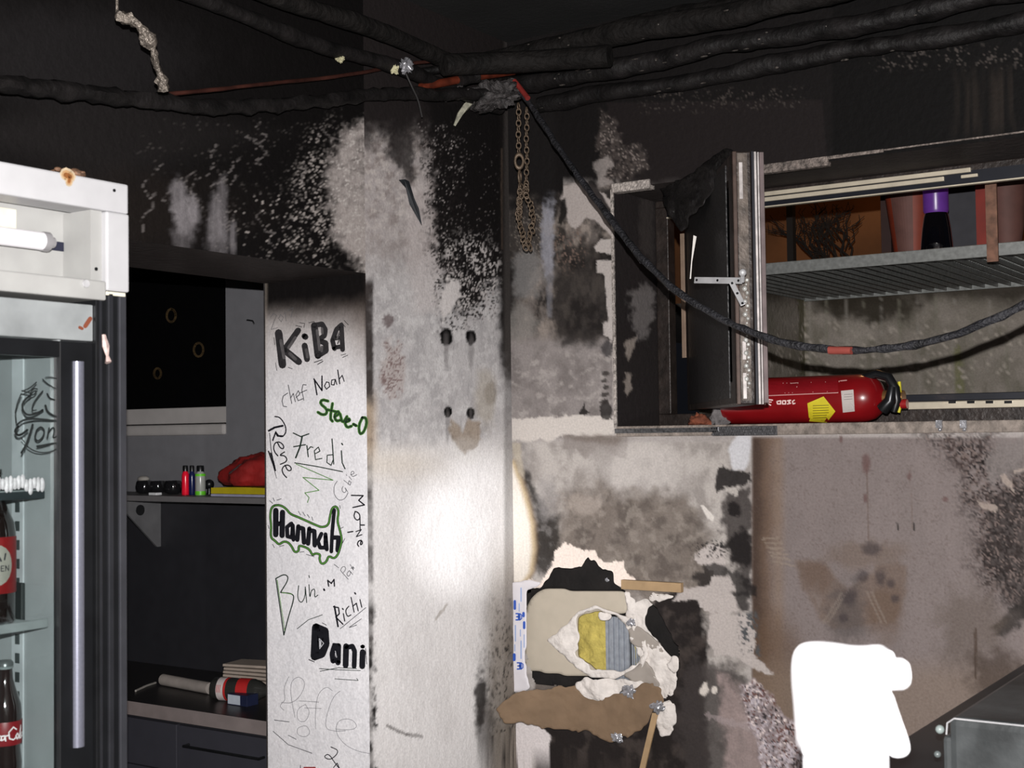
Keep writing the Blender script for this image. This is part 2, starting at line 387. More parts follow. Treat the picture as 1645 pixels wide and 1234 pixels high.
def paint_post(px, py):
    p = Paint(px, py, (206, 203, 202), .80, 21)
    n = fbm(px, py/2, 40, 4); p.put(np.clip((n-.45)*.9, 0, .35), (176, 172, 170))
    # marbled grey plaster from y=440 to 720
    m = sst((735-py+30*(fbm(px, py, 30, 9)-.5))/50)
    p.put(m*.95, (164, 161, 161)); p.put(m*np.clip((fbm(px, py/1.6, 22, 31, 5)-.42)*2.0, 0, .5), (138, 135, 136))
    p.put(m*np.clip((fbm(px, py, 12, 77)-.54)*3, 0, .45), (190, 188, 187))
    p.put(sst((py-700)/60)*sst((800-py)/80)*sst((760-px)/120)*.7, (190, 178, 160))
    # grey to brownish upper half
    up = sst((470-py)/110); p.put(up*.75, (146, 138, 136)); p.put(up*np.clip((fbm(px, py, 18, 12)-.4)*2.5, 0, .7), (118, 109, 106))
    p.put(sst((300-py)/120)*np.clip((fbm(px, py, 13, 3)-.36)*3.2, 0, .85), (86, 78, 75))
    p.put(sst((430-py)/100)*sst((700-px)/40)*np.clip((fbm(px, py, 8, 29)-.5)*2, 0, .5), (184, 177, 172))
    p.put(p.mpoly([(654, 300), (690, 290), (712, 420), (706, 500), (668, 500), (655, 420)], soft=22, rag=6)*.5, (178, 170, 168))
    # soot: top band and the broad column left of the corner
    p.put(sst((232-py+34*(fbm(px, py, 16, 91)-.5))/46), BLK)
    p.put(sst((262-py+60*(fbm(px, py, 24, 92)-.5))/60)*.72, (34, 30, 30))
    p.poly([(628, 190), (660, 190), (668, 250), (660, 300), (645, 275), (622, 250)], (30, 27, 27), .85, soft=14, rag=10)
    m = p.mpoly([(688, 160), (900, 160), (900, 470), (830, 640), (803, 520), (800, 452), (770, 482), (745, 508), (722, 470), (702, 400), (690, 300)], soft=22, rag=15, ns=20)
    p.put(m, BLK)
    rim = p.mpoly([(675, 200), (735, 210), (745, 400), (795, 410), (800, 500), (712, 540), (692, 420)], soft=26, rag=12)
    p.speck(rim, (140, 134, 132), -.03, 5.2, .09); p.speck(rim, (26, 23, 23), .30, 6, .08)
    p.speck(p.mblob(752, 440, 48, 62, soft=.7), (168, 163, 161), .22, 5, .1, sy=1.3)
    p.speck(p.mblob(752, 330, 44, 110, soft=.8), (84, 80, 79), -.14, 4, .06)
    p.poly([(722, 445), (738, 452), (742, 478), (722, 500), (712, 520), (706, 492)], (190, 185, 183), .9, soft=6, rag=6)
    p.line([(806, 240), (807, 400)], 1.6, (96, 82, 72), .8, rag=.5)
    # dark corner line and grime near the corner
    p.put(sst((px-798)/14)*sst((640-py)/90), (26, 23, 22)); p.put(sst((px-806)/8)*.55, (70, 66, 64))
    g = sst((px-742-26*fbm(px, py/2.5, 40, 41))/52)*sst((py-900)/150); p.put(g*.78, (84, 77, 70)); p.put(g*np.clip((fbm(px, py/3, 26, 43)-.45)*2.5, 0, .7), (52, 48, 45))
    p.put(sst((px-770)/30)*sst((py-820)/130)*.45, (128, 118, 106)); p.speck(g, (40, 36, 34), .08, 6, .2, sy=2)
    p.blob(772, 1125, 9, 46, (30, 27, 26), .9, soft=.7, rag=.5, ns=16); p.blob(780, 1170, 14, 60, (44, 40, 38), .6, soft=.9, rag=.5, ns=16)
    # anchor holes, stains
    for cx, cy, r in ((717, 541, 10), (757, 542, 9), (719, 662, 6.5), (756, 664, 6.5)):
        p.blob(cx, cy, r, r*1.35, (5, 5, 5), 1, soft=.3, rag=.25, ns=8)
        p.blob(cx, cy+22, r*.5, 26, (96, 92, 92), .5, soft=.8, rag=.4)
    p.blob(788, 632, 9, 17, (84, 78, 74), .7, soft=.7); p.blob(780, 640, 16, 44, (150, 142, 130), .6, soft=.8)
    m = p.mpoly([(724, 672), (736, 684), (744, 694), (752, 672), (770, 680), (774, 705), (762, 722), (746, 730), (730, 712), (722, 690)], soft=6, rag=4)
    p.put(m*.85, (146, 133, 120)); p.speck(m, (110, 100, 92), .3, 9, .2)
    p.blob(748, 725, 22, 22, (206, 203, 200), .6, soft=.8); p.put(m*.6, (142, 130, 118))
    m = p.mblob(630, 596, 19, 40, soft=.6, rag=.5, ns=14); p.put(m*.6, (152, 140, 136)); p.speck(m, (112, 96, 94), .38, 5, .1)
    p.blob(624, 515, 8, 12, (84, 70, 70), .8, soft=.6, rag=.6, ns=8)
    p.put(sst((614-px)/22)*sst((py-610)/50)*sst((760-py)/50)*.8, (172, 150, 124))
    # arris at the opening edge
    p.put(sst((602-px+3*(fbm(px, py, 9, 61)-.5))/5)*sst((py-440)/20)*np.clip(.35+1.1*(fbm(px, py, 40, 62)-.35)+.5*sst((660-py)/60), 0, .95), (44, 38, 36))
    p.put(sst((606-px+9*(fbm(px, py, 9, 63)-.5))/4)*sst((py-960)/40)*sst(fbm(px*2, py, 30, 64)*3-1.0), (36, 34, 34))
    p.line([(622, 1166), (640, 1176), (655, 1180)], 2.2, (110, 106, 104), .8); p.line([(655, 1180), (678, 1184)], 3, (96, 92, 90), .6)
    p.line([(700, 995), (712, 980), (718, 972)], 1.8, (160, 154, 148), .8)
    return p.c

def paint_jamb(px, py):
    p = Paint(px, py, (208, 206, 208), .80, 31)
    p.put(np.clip((fbm(px, py, 60, 15)-.45), 0, .2), (180, 180, 184))
    top = 462-(px-425)*.085
    n = 10*(fbm(px, py, 30, 1)-.5)
    d = py-top+n
    p.put(sst((px-540)/50)*sst((660-py)/170)*.75, (96, 84, 76))
    p.put(sst((190-d)/170)*.75, (142, 133, 127)); p.put(sst((96-d+.15*(px-500))/76)*.92, (62, 54, 50)); p.put(sst((58-d)/40), (16, 14, 14))
    p.put(sst((px-584)/5)*sst((700-py)/220)*.85, (40, 34, 32))
    p.put(sst((px-590)/5)*np.clip(1.6*(fbm(px*.3, py, 26, 7)-.42), 0, .8), (60, 56, 56))
    p.put(sst((432-px)/6)*.35, (150, 140, 130))
    return p.c

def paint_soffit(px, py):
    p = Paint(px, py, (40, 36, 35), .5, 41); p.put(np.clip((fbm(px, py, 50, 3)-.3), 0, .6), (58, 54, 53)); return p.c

def paint_window_wall(px, py):
    p = Paint(px, py, (150, 144, 141), .86, 51)
    p.put(np.clip((fbm(px, py, 60, 2)-.4)*1.5, 0, .5), (128, 122, 119))
    # ---- strip between the corner and the window
    m = p.mpoly([(812, 300), (1000, 300), (1000, 700), (812, 700)], soft=20)
    p.put(m, (120, 113, 110))
    p.put(m*sst((560-py)/40)*.8, (80, 74, 70)); p.put(m*sst((560-py)/40)*np.clip((fbm(px, py/1.5, 16, 22, 5)-.45)*3.4, 0, .75), (140, 130, 122))
    p.put(m*sst((560-py)/40)*np.clip((fbm(px, py/1.5, 26, 24, 5)-.42)*3.6, 0, .9), (30, 27, 26))
    p.put(m*sst((py-540)/14)*.8, (126, 120, 118)); p.put(m*sst((py-545)/18)*np.clip((fbm(px, py/1.5, 30, 25, 5)-.38)*2, 0, .7), (96, 90, 88))
    p.put(m*sst((py-555)/18)*np.clip((fbm(px, py, 14, 28)-.55)*2.5, 0, .6), (154, 148, 144))
    p.put(m*sst((py-400)/60)*sst((560-py)/20)*sst((px-825)/15)*np.clip((fbm(px, py/1.4, 11, 128)-.5)*3, 0, .6), (112, 104, 98))
    p.poly([(905, 400), (990, 385), (990, 545), (900, 556), (880, 470)], (30, 27, 26), .85, soft=24, rag=16, ns=22)
    p.speck(p.mblob(915, 400, 26, 36, soft=.9), (104, 88, 80), .18, 5, .12)
    p.poly([(812, 300), (872, 300), (870, 400), (846, 450), (825, 530), (800, 560)], (27, 25, 24), .88, soft=22, rag=12, ns=14)
    m = p.mblob(856, 380, 34, 50, soft=.9); p.put(m*.35, (84, 78, 74)); p.speck(m, (112, 104, 96), .16, 4, .08)
    p.blob(848, 440, 24, 40, (110, 108, 107), .75, soft=.6, rag=.4); p.blob(836, 520, 26, 32, (122, 118, 114), .6, soft=.6, rag=.4)
    # vertical pale run
    n = .6+.4*vn(px/4, py/22, 5); p.put(n*p.mpoly([(872, 262), (892, 270), (890, 330), (888, 440), (876, 445), (870, 400), (872, 300)], soft=6, rag=4, ns=9)*.9, (138, 138, 146))
    p.put(p.mpoly([(877, 440), (888, 440), (886, 510), (880, 510)], soft=5, rag=3)*.5, (112, 112, 118))
    # corner line
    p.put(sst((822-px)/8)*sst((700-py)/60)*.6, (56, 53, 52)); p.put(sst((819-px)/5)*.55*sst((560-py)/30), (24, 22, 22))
    # pale plaster band under / beside window with torn lower edge
    p.poly([(815, 674), (905, 668), (985, 668), (1000, 640), (1000, 704), (900, 700), (885, 712), (870, 706), (850, 712), (830, 706), (815, 708)], (182, 175, 169), 1, soft=3, rag=4, ns=11)
    # torn wallpaper patches by the window edge
    lt = (158, 150, 146)
    p.poly([(905, 298), (938, 290), (952, 296), (990, 330), (990, 388), (975, 372), (955, 352), (940, 352), (926, 368), (912, 360), (908, 330), (900, 320)], lt, .95, soft=3, rag=3, ns=9)
    p.poly([(902, 322), (910, 318), (911, 345), (902, 362), (894, 360), (900, 342)], (26, 24, 23), .95, soft=3, rag=2)
    p.line([(950, 296), (975, 340), (992, 372)], 7, (34, 30, 30), .95, rag=2)
    for q in ([(954, 396), (966, 384), (982, 384), (990, 410), (958, 404)], [(958, 418), (990, 418), (990, 450), (972, 458), (970, 440), (958, 438)], [(968, 520), (990, 512), (990, 545), (970, 540)], [(972, 455), (984, 452), (992, 520), (980, 560)]):
        p.poly(q, (165, 158, 154), .95, soft=2, rag=2, ns=7)
    p.put(sst((px-981-4*vn(px/3, py/9, 8))/4)*sst((995-px)/3)*sst((py-335)/20)*sst((700-py)/10)*.95, (160, 153, 148))
    p.poly([(930, 668), (940, 645), (948, 668)], (34, 31, 30), .95, soft=2); p.poly([(962, 652), (978, 640), (984, 676), (966, 674)], (34, 31, 30), .9, soft=2)
    for y in (600, 612, 622, 634, 646): p.blob(968+(y % 7), y, 6, 3.5, (44, 40, 38), .85, soft=.5, rag=.6, ns=5)
    p.blob(975, 560, 9, 13, (48, 46, 48), .8, rag=.5, ns=9)
    # ---- soot above and around the window
    p.put(sst((302-py+10*(fbm(px, py, 20, 71)-.5)+np.where(px < 905, 20, 0)*1.0)/18), (20, 18, 18))
    p.put(sst((340-py+60*(fbm(px, py, 22, 73)-.5))/40)*sst((902-px)/20), (24, 22, 22))
    p.poly([(975, 165), (1320, 160), (1332, 290), (1000, 300), (985, 250)], (29, 25, 25), .9, soft=4, rag=1)
    p.put(sst((px-1334)/6)*sst((260-py)/20), (14, 13, 13))
    m = .8*p.mpoly([(966, 175), (985, 190), (1000, 232), (1030, 236), (1040, 268), (990, 302), (962, 300), (972, 265), (960, 240)], soft=10, rag=8, ns=12)
    p.put(m*.7, (74, 67, 64)); p.speck(m, (120, 111, 106), .16, 5, .12); p.speck(m, (28, 25, 25), .25, 9, .1)
    p.poly([(955, 262), (975, 250), (985, 262), (972, 285), (985, 292), (962, 300)], lt, .5, soft=5, rag=5)
    p.speck(p.mpoly([(1030, 150), (1290, 140), (1290, 170), (1030, 182)], soft=12), (60, 55, 52), .06, 6, .1)
    p.speck(p.mpoly([(1400, 82), (1645, 70), (1645, 110), (1400, 112)], soft=10), (64, 59, 56), .04, 6, .1)
    p.put(p.mpoly([(1540, 120), (1645, 110), (1645, 212), (1540, 212)], soft=50)*np.clip(.9*vn(px/5, py/80, 3)-.35, 0, .4), (52, 45, 40))
    # ---- below the window: left part (board with greyish deposit)
    m = sst((py-706)/8)*sst((1215-px)/20)
    p.put(m*.9, (166, 160, 155)); p.put(m*np.clip((fbm(px, py/1.3, 26, 81, 5)-.42)*2.6, 0, .8), (128, 122, 118))
    p.put(m*sst((870-px)/40)*np.clip((fbm(px, py, 22, 82, 5)-.3)*2, 0, .8), (118, 114, 112))
    p.poly([(904, 700), (1008, 700), (1008, 738), (985, 732), (962, 720), (940, 738), (925, 720), (904, 724)], (124, 117, 113), .8, soft=5, rag=3, ns=14)
    p.poly([(904, 700), (1000, 698), (990, 716), (930, 708)], (92, 80, 72), .5, soft=8, rag=4)
    p.blob(1030, 755, 70, 40, (178, 172, 168), .55, soft=1, rag=.3)
    # big grey-brown dirty cloud
    m = p.mpoly([(898, 800), (930, 770), (980, 790), (1040, 790), (1090, 800), (1130, 830), (1150, 900), (1150, 1000), (1000, 960), (900, 900), (880, 850)], soft=46, rag=22, ns=34)
    p.put(m*.88, (102, 93, 86)); p.put(m*np.clip((fbm(px, py, 24, 85, 5)-.45)*2.4, 0, .6), (72, 65, 61)); p.put(m*np.clip((fbm(px, py, 18, 86, 5)-.56)*3.0, 0, .5), (140, 132, 124))
    p.blob(940, 812, 26, 18, (160, 150, 142), .55, soft=.9, rag=.6, ns=14)
    # dark zone right of the cream crescent
    m = p.mpoly([(832, 745), (850, 760), (880, 830), (900, 830), (902, 880), (885, 915), (868, 925), (858, 900), (862, 850), (850, 800)], soft=14, rag=7, ns=16)
    p.put(m*.9, (34, 31, 29)); p.put(m*np.clip((fbm(px, py, 14, 87)-.52)*3, 0, .6), (112, 108, 106))
    p.blob(878, 800, 16, 40, (130, 126, 125), .5, soft=.9, rag=.5, ns=14)
    cres = [(812, 745), (826, 738), (838, 770), (848, 800), (858, 840), (861, 880), (856, 920), (845, 936), (812, 936)]
    p.poly([(a+4, b) for a, b in cres], (84, 66, 48), .8, soft=9, rag=1); p.poly(cres, (176, 158, 130), 1, soft=10, rag=1)
    p.poly([(a-7 if a > 815 else a, b) for a, b in cres], (206, 199, 190), 1, soft=9, rag=1)
    p.poly([(822, 712), (836, 712), (842, 770), (832, 760)], (168, 158, 142), .7, soft=6, rag=3)
    # ---- dark column at the panel joint
    p.poly([(1184, 698), (1206, 698), (1204, 740), (1196, 755), (1176, 755), (1170, 720)], (186, 186, 190), .9, soft=5, rag=2)
    dk = (30, 27, 27)
    p.poly([(1150, 764), (1160, 748), (1175, 754), (1206, 760), (1204, 775), (1182, 784), (1150, 790)], dk, .95, soft=4, rag=5, ns=10)
    p.poly([(1166, 790), (1206, 785), (1212, 960), (1200, 960), (1170, 880), (1160, 840)], (54, 49, 48), .9, soft=12, rag=12, ns=16)
    p.blob(1180, 818, 12, 12, dk, .95, rag=.4, ns=9); p.blob(1190, 880, 22, 30, dk, .95, soft=.5, rag=.5, ns=16)
    p.poly([(1162, 782), (1188, 782), (1182, 796), (1168, 790)], (170, 164, 158), .9, soft=3, rag=5, ns=6)
    p.poly([(1122, 884), (1135, 876), (1160, 878), (1168, 900), (1160, 922), (1140, 918), (1116, 900)], (172, 164, 160), .95, soft=3, rag=7, ns=9)
    p.speck(p.mblob(1140, 882, 30, 14), (44, 42, 42), .32, 6, .1); p.poly([(1125, 812), (1130, 812), (1148, 830), (1146, 838), (1136, 832)], (200, 194, 188), .95, soft=2, rag=1)
    # ---- right, brownish stripe then warm grey panel
    m = sst((px-1206)/6)*sst((py-700)/6)
    p.put(m, (116, 107, 105)); p.put(m*np.clip((fbm(px, py/3, 40, 95)-.4), 0, .3), (104, 96, 94))
    p.put(m*sst((1262-px+22*(fbm(px, py, 60, 96)-.5))/34)*.9, (98, 80, 67)); p.put(m*sst((1238-px+10*(fbm(px, py, 40, 97)-.5))/26)*.9, (62, 50, 44))
    p.put(m*sst((1268-px)/20)*sst((px-1236)/16)*.45, (124, 104, 86))
    p.speck(m, (82, 70, 66), .0, 5, .03, a=.32); p.line([(1393, 740), (1396, 870)], 1.1, (92, 78, 72), .7, rag=1); p.line([(1462, 750), (1465, 850)], 1, (96, 82, 76), .5, rag=1)
    for q in ((1351, 705, 3, 6), (1390, 800, 3, 7), (1461, 765, 3, 6), (1391, 745, 7, 14), (1518, 802, 5, 4)): p.blob(*q, (86, 62, 60), .7, soft=.7)
    for x0 in (1441, 1467): p.line([(x0, 840), (x0+2, 852)], 1.2, (24, 22, 22), .9, rag=0)
    # heart-shaped brown mark
    hs = [(1276, 905), (1300, 896), (1325, 905), (1345, 930), (1362, 948), (1385, 930), (1410, 912), (1440, 900), (1458, 912), (1455, 950), (1440, 1000), (1395, 1004), (1340, 1012), (1318, 995), (1300, 962), (1285, 935)]
    p.poly(hs, (94, 77, 64), .55, soft=12, rag=6, ns=26); p.blob(1390, 890, 60, 22, (98, 84, 74), .55, soft=1, rag=.4)
    p.poly([(1300, 945), (1315, 935), (1322, 960), (1314, 980)], (116, 106, 102), .6, soft=8); p.poly([(1282, 908), (1322, 900), (1336, 930), (1318, 960), (1300, 950)], (84, 66, 54), .4, soft=16, rag=5)
    p.blob(1362, 985, 30, 48, (74, 69, 68), .65, soft=1, rag=.5, ns=18); p.blob(1420, 985, 28, 44, (88, 70, 56), .5, soft=.9, rag=.3)
    for a in (1345, 1352, 1385, 1393): p.line([(a+8, 952), (a+ (30 if a > 1370 else -22), 1000)], 1.8, (128, 118, 110), .4, rag=1)
    for q in ((1387, 926, 10, 10), (1415, 928, 9, 13), (1431, 938, 7, 7), (1439, 962, 7, 7), (1365, 960, 12, 13), (1355, 992, 8, 8), (1400, 882, 16, 10)): p.blob(*q, (58, 52, 54), .7, soft=.9, rag=.4, ns=8)
    for k in range(6): p.line([(1226+k*3, 866+k*7), (1250+k*5, 864+k*9)], 1.6, (136, 124, 112), .5, rag=2)
    p.put(m*sst((py-960)/70)*sst((1290-px+.25*(py-960)+20*(fbm(px, py, 30, 101)-.5))/50)*.65, (88, 70, 56))
    p.put(m*sst((py-1040)/60)*.55, (118, 103, 90))
    # peppered soot on the far right
    m2 = p.mpoly([(1480, 700), (1600, 690), (1600, 715), (1660, 760), (1660, 960), (1600, 965), (1568, 900), (1555, 820), (1540, 770), (1510, 730)], soft=56, rag=20, ns=26)
    p.speck(m2, (30, 26, 26), .42, 5.5, .14); p.speck(m2, (60, 50, 48), .3, 12, .3)
    p.poly([(1590, 800), (1612, 790), (1645, 760), (1660, 760), (1660, 990), (1620, 965), (1580, 900)], (38, 34, 33), .7, soft=26, rag=18, ns=18)
    p.speck(m2, (104, 92, 88), .14, 4, .06)
    p.poly([(1600, 715), (1645, 700), (1645, 755), (1610, 770), (1590, 780), (1585, 740)], (112, 106, 104), .75, soft=14, rag=9)
    for q in ([(1606, 764), (1614, 762), (1626, 775), (1630, 794), (1624, 786), (1612, 776)], [(1628, 756), (1648, 750), (1648, 756), (1630, 760)], [(1570, 806), (1602, 812), (1600, 824), (1576, 816)]): p.poly(q, (146, 134, 126), .85, soft=2, rag=2)
    p.poly([(1595, 1010), (1645, 960), (1660, 990), (1600, 1025)], (32, 30, 28), .8, soft=12, rag=10); p.blob(1560, 1010, 50, 60, (84, 74, 66), .5, soft=1, rag=.5); p.line([(1567, 1010), (1567, 1090)], 2, (66, 54, 46), .8, rag=1)
    p.blob(1600, 1085, 50, 40, (58, 48, 42), .7, soft=.9, rag=.5)
    # ---- lower left: burnt area round the broken hole
    m = p.mpoly([(1040, 968), (1085, 950), (1130, 962), (1136, 1010), (1135, 1060), (1130, 1110), (1150, 1400), (860, 1400), (866, 1165), (880, 1110), (1000, 1100), (1040, 1060)], soft=14, rag=9, ns=16)
    p.put(m, (34, 30, 29)); p.put(m*np.clip((fbm(px, py, 30, 111)-.48)*2, 0, .5), (74, 66, 62))
    p.poly([(1110, 1060), (1170, 1070), (1200, 1090), (1240, 1150), (1260, 1260), (1110, 1260), (1080, 1150)], (56, 51, 50), .85, soft=22, rag=14)
    p.poly([(1114, 920), (1150, 905), (1210, 930), (1215, 960), (1150, 955), (1120, 948)], dk, .85, soft=8, rag=8)
    pl = (168, 160, 156)
    p.poly([(1142, 928), (1168, 924), (1184, 950), (1186, 984), (1160, 986), (1140, 982), (1124, 975), (1120, 965), (1080, 965), (1096, 946), (1140, 942)], pl, .95, soft=3, rag=4, ns=10)
    p.poly([(1140, 990), (1150, 984), (1180, 988), (1200, 990), (1215, 1020), (1210, 1050), (1226, 1066), (1245, 1085), (1215, 1078), (1200, 1066), (1170, 1052), (1148, 1052), (1136, 1030)], pl, .95, soft=3, rag=4, ns=10)
    p.speck(p.mpoly([(1185, 985), (1215, 985), (1220, 1060), (1190, 1050)], soft=10), (72, 74, 76), .38, 8, .15)
    p.poly([(1176, 950), (1205, 950), (1202, 984), (1186, 980)], (40, 37, 37), .9, soft=6, rag=6)
    p.poly([(1122, 1108), (1134, 1096), (1140, 1110), (1132, 1118), (1124, 1116)], (196, 188, 180), .95, soft=3, rag=3, ns=6); p.blob(1147, 1109, 5, 6, (196, 188, 180), .95, soft=.4, rag=.3)
    m = p.mpoly([(1158, 1085), (1182, 1090), (1200, 1140), (1224, 1178), (1240, 1260), (1175, 1260), (1160, 1180)], soft=20, rag=14, ns=20)
    p.put(m*(.45+.5*fbm(px, py, 22, 116)), (150, 134, 131)); p.line([(1138, 1150), (1200, 1168), (1225, 1172)], 5, (150, 138, 138), .5, rag=5)
    m = p.mpoly([(1192, 1100), (1212, 1092), (1232, 1110), (1260, 1150), (1296, 1165), (1300, 1250), (1225, 1250), (1215, 1190), (1198, 1150)], soft=8, rag=6, ns=12)
    p.put(m*.7, (140, 128, 130)); p.speck(m, (180, 172, 178), .26, 10, .3); p.speck(m, (212, 198, 194), .08, 7, .14); p.speck(m, (40, 36, 38), .16, 7, .12); p.speck(m, (92, 60, 54), .06, 7, .06)
    # remnant of pale board beside the corner at the bottom
    p.poly([(812, 1150), (858, 1160), (886, 1180), (880, 1215), (868, 1240), (812, 1240)], (198, 191, 190), 1, soft=2.5, rag=4, ns=12)
    p.poly([(828, 1215), (834, 1212), (832, 1240), (824, 1240)], (70, 56, 50), .9, soft=2, rag=2)
    p.poly([(862, 1092), (915, 1098), (960, 1102), (930, 1130), (850, 1130)], (84, 76, 70), .9, soft=5, rag=4)
    # bright fresh plaster round the broken hole
    p.poly([(846, 930), (872, 936), (884, 912), (896, 880), (905, 872), (925, 880), (952, 884), (962, 898), (978, 905), (1002, 900), (1008, 920), (1024, 934), (1018, 940), (960, 945), (880, 945), (846, 942)], (222, 208, 198), 1, soft=2, rag=5, ns=10)
    return p.c

HOLE = [(845, 945), (866, 946), (882, 930), (890, 912), (935, 912), (944, 896), (956, 902), (970, 915), (984, 920), (986, 936), (1002, 948), (1006, 975), (1040, 960), (1060, 985), (1092, 1050), (1088, 1100), (1060, 1130), (980, 1120), (940, 1110), (860, 1098), (846, 1060)]

wallmat = painted('burnt_plaster'); flat_dark = mat('dark_render', (52, 48, 47), .85, var=.3, bump=.4)
def seq(a, b, st): return list(np.linspace(a, b, max(2, int(round(abs(b-a)/st))+1)))

g = Grid()
# right strip between opening and corner
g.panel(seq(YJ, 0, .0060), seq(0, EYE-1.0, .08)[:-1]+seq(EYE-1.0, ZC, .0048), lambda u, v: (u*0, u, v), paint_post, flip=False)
g.panel(seq(-2.35, YJ, .0078), seq(ZL, ZC, .0050), lambda u, v: (u*0, u, v), paint_lintel)
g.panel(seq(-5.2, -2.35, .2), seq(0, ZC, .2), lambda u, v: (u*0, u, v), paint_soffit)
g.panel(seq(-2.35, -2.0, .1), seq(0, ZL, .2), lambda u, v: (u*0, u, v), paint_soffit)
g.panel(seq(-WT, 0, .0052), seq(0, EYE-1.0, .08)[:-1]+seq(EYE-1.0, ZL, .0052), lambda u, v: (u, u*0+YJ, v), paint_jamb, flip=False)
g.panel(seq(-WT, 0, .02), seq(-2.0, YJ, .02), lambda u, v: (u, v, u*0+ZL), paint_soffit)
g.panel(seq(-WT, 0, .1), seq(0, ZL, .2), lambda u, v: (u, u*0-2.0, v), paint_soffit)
wl = struct(g.build('wall_left', wallmat))
mb = MB(); mb.box((-WT-.01, YJ+.004, 0), (-WT+.0, 0, ZC)); mb.box((-WT-.01, -2.0, ZL+.003), (-WT, YJ, ZC)); mb.box((-WT-.01, -5.2, 0), (-WT, -2.0, ZC))
struct(mb.build('trim_1', flat_dark))

g = Grid(); XR = 3.3
zs = seq(0, EYE-1.05, .09)[:-1]+seq(EYE-1.05, ZB, .0047)
def dh(u, v, px, py):
    n1 = fbm(px, py, 12, 201)-.5; n2 = fbm(px, py, 12, 205)-.5
    return sdf(px+n1*9, py+n2*9, HOLE) > 0
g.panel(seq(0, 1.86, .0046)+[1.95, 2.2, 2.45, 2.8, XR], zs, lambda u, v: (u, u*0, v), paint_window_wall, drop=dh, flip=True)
g.panel(seq(0, X0W, .0046), seq(ZB, ZT, .0047), lambda u, v: (u, u*0, v), paint_window_wall, flip=True)
g.panel(seq(X1W, XR, .2), seq(ZB, ZT, .2), lambda u, v: (u, u*0, v), paint_soffit, flip=True)
g.panel(seq(0, 1.86, .0052)+[1.95, 2.2, 2.45, 2.8, XR], seq(ZT, ZC, .0052), lambda u, v: (u, u*0, v), paint_window_wall, flip=True)
def paint_reveal(px, py):
    p = Paint(px, py, (30, 27, 27), .5, 61)
    p.put(p.mpoly([(1013, 470), (1040, 455), (1052, 475), (1046, 520), (1036, 548), (1022, 545), (1014, 500)], soft=12, rag=10, ns=12)*.8, (88, 84, 83))
    p.poly([(1005, 545), (1022, 540), (1020, 560), (1010, 580), (1004, 570)], (112, 104, 98), .9, soft=4, rag=4); p.poly([(1004, 600), (1014, 600), (1016, 625), (1008, 636), (1002, 625)], (112, 104, 98), .9, soft=4, rag=4)
    p.put(p.mpoly([(1028, 320), (1050, 318), (1050, 420), (1028, 400)], soft=10, rag=4)*.4, (56, 52, 50))
    return p.c
g.panel(seq(0, .40, .006), seq(ZB, ZT, .006), lambda u, v: (u*0+X0W, u, v), paint_reveal, flip=True)
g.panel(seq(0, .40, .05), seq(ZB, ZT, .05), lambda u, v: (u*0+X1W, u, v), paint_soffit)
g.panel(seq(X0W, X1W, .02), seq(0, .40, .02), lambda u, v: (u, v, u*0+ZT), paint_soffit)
g.panel(seq(X0W, X1W, .02), seq(0, .40, .02), lambda u, v: (u, v, u*0+ZB), lambda px, py: Paint(px, py, (96, 90, 88), .8, 5).c)
wb = struct(g.build('wall_back', wallmat, None, ((.01, EYE-.75), (.62, EYE-.25))))
# outer skin of the back wall
mb = MB(); mb.box((-2.75, .40, 0), (X0W, .43, ZC)); mb.box((X1W, .40, 0), (XR, .43, ZC)); mb.box((X0W, .40, 0), (X1W, .43, ZB-.002)); mb.box((X0W, .40, ZT+.002), (X1W, .43, ZC))
struct(mb.build('trim_2', flat_dark))

struct(MB().box((-2.75, -5.2, -.06), (XR, .4, 0)).build('floor', mat('floor_tiles_dark', (70, 64, 60), .6, var=.4, vs=4)))
struct(MB().box((-2.75, -5.2, ZC), (XR, .4, ZC+.08)).build('ceiling', mat('sooted_ceiling', (22, 22, 22), .85, var=.35, vs=5, bump=.4)))
struct(MB().box((XR, -5.2, 0), (XR+.08, .4, ZC)).build('wall_right', flat_dark))
struct(MB().box((-2.75, -5.28, 0), (XR+.08, -5.2, ZC)).build('wall_front', flat_dark))

# plaster corner bead and patched edges round the window
mb = MB()
p0 = HY(991, 300); zt0 = ZT
bead = mat('corner_bead', (168, 160, 154), .6, .2, var=.55, vs=90, bump=.8, bs=160)
mb.box((X0W-.006, -.006, ZB), (X0W+.004, .004, ZT))
mb.box((X0W, -.007, ZT-.012), (X0W+.14, .03, ZT+.018))
struct(mb.build('trim_3', bead, bevel=.002))
xs = [HY(1220, 300).x, HY(1332, 300).x, HY(1420, 240).x, X1W]
mb = MB(); mb.box((xs[0]-.02, -.007, ZT-.012), (xs[1], .02, ZT+.016)); mb.box((xs[1], -.005, ZT+.006), (xs[2], .01, ZT+.016)); mb.box((xs[2], -.004, ZT+.010), (xs[3], .01, ZT+.015))
struct(mb.build('trim_4', mat('chipped_edge', (120, 110, 104), .7, var=.7, vs=70, bump=1, bs=120), bevel=.002))
mb = MB(); mb.box((X0W+.002, -.006, ZB-.03), (2.3, .012, ZB+.004))
struct(mb.build('trim_5', mat('sill_edge', (132, 122, 114), .7, var=.4, vs=40, bump=.6, bs=120), bevel=.003))
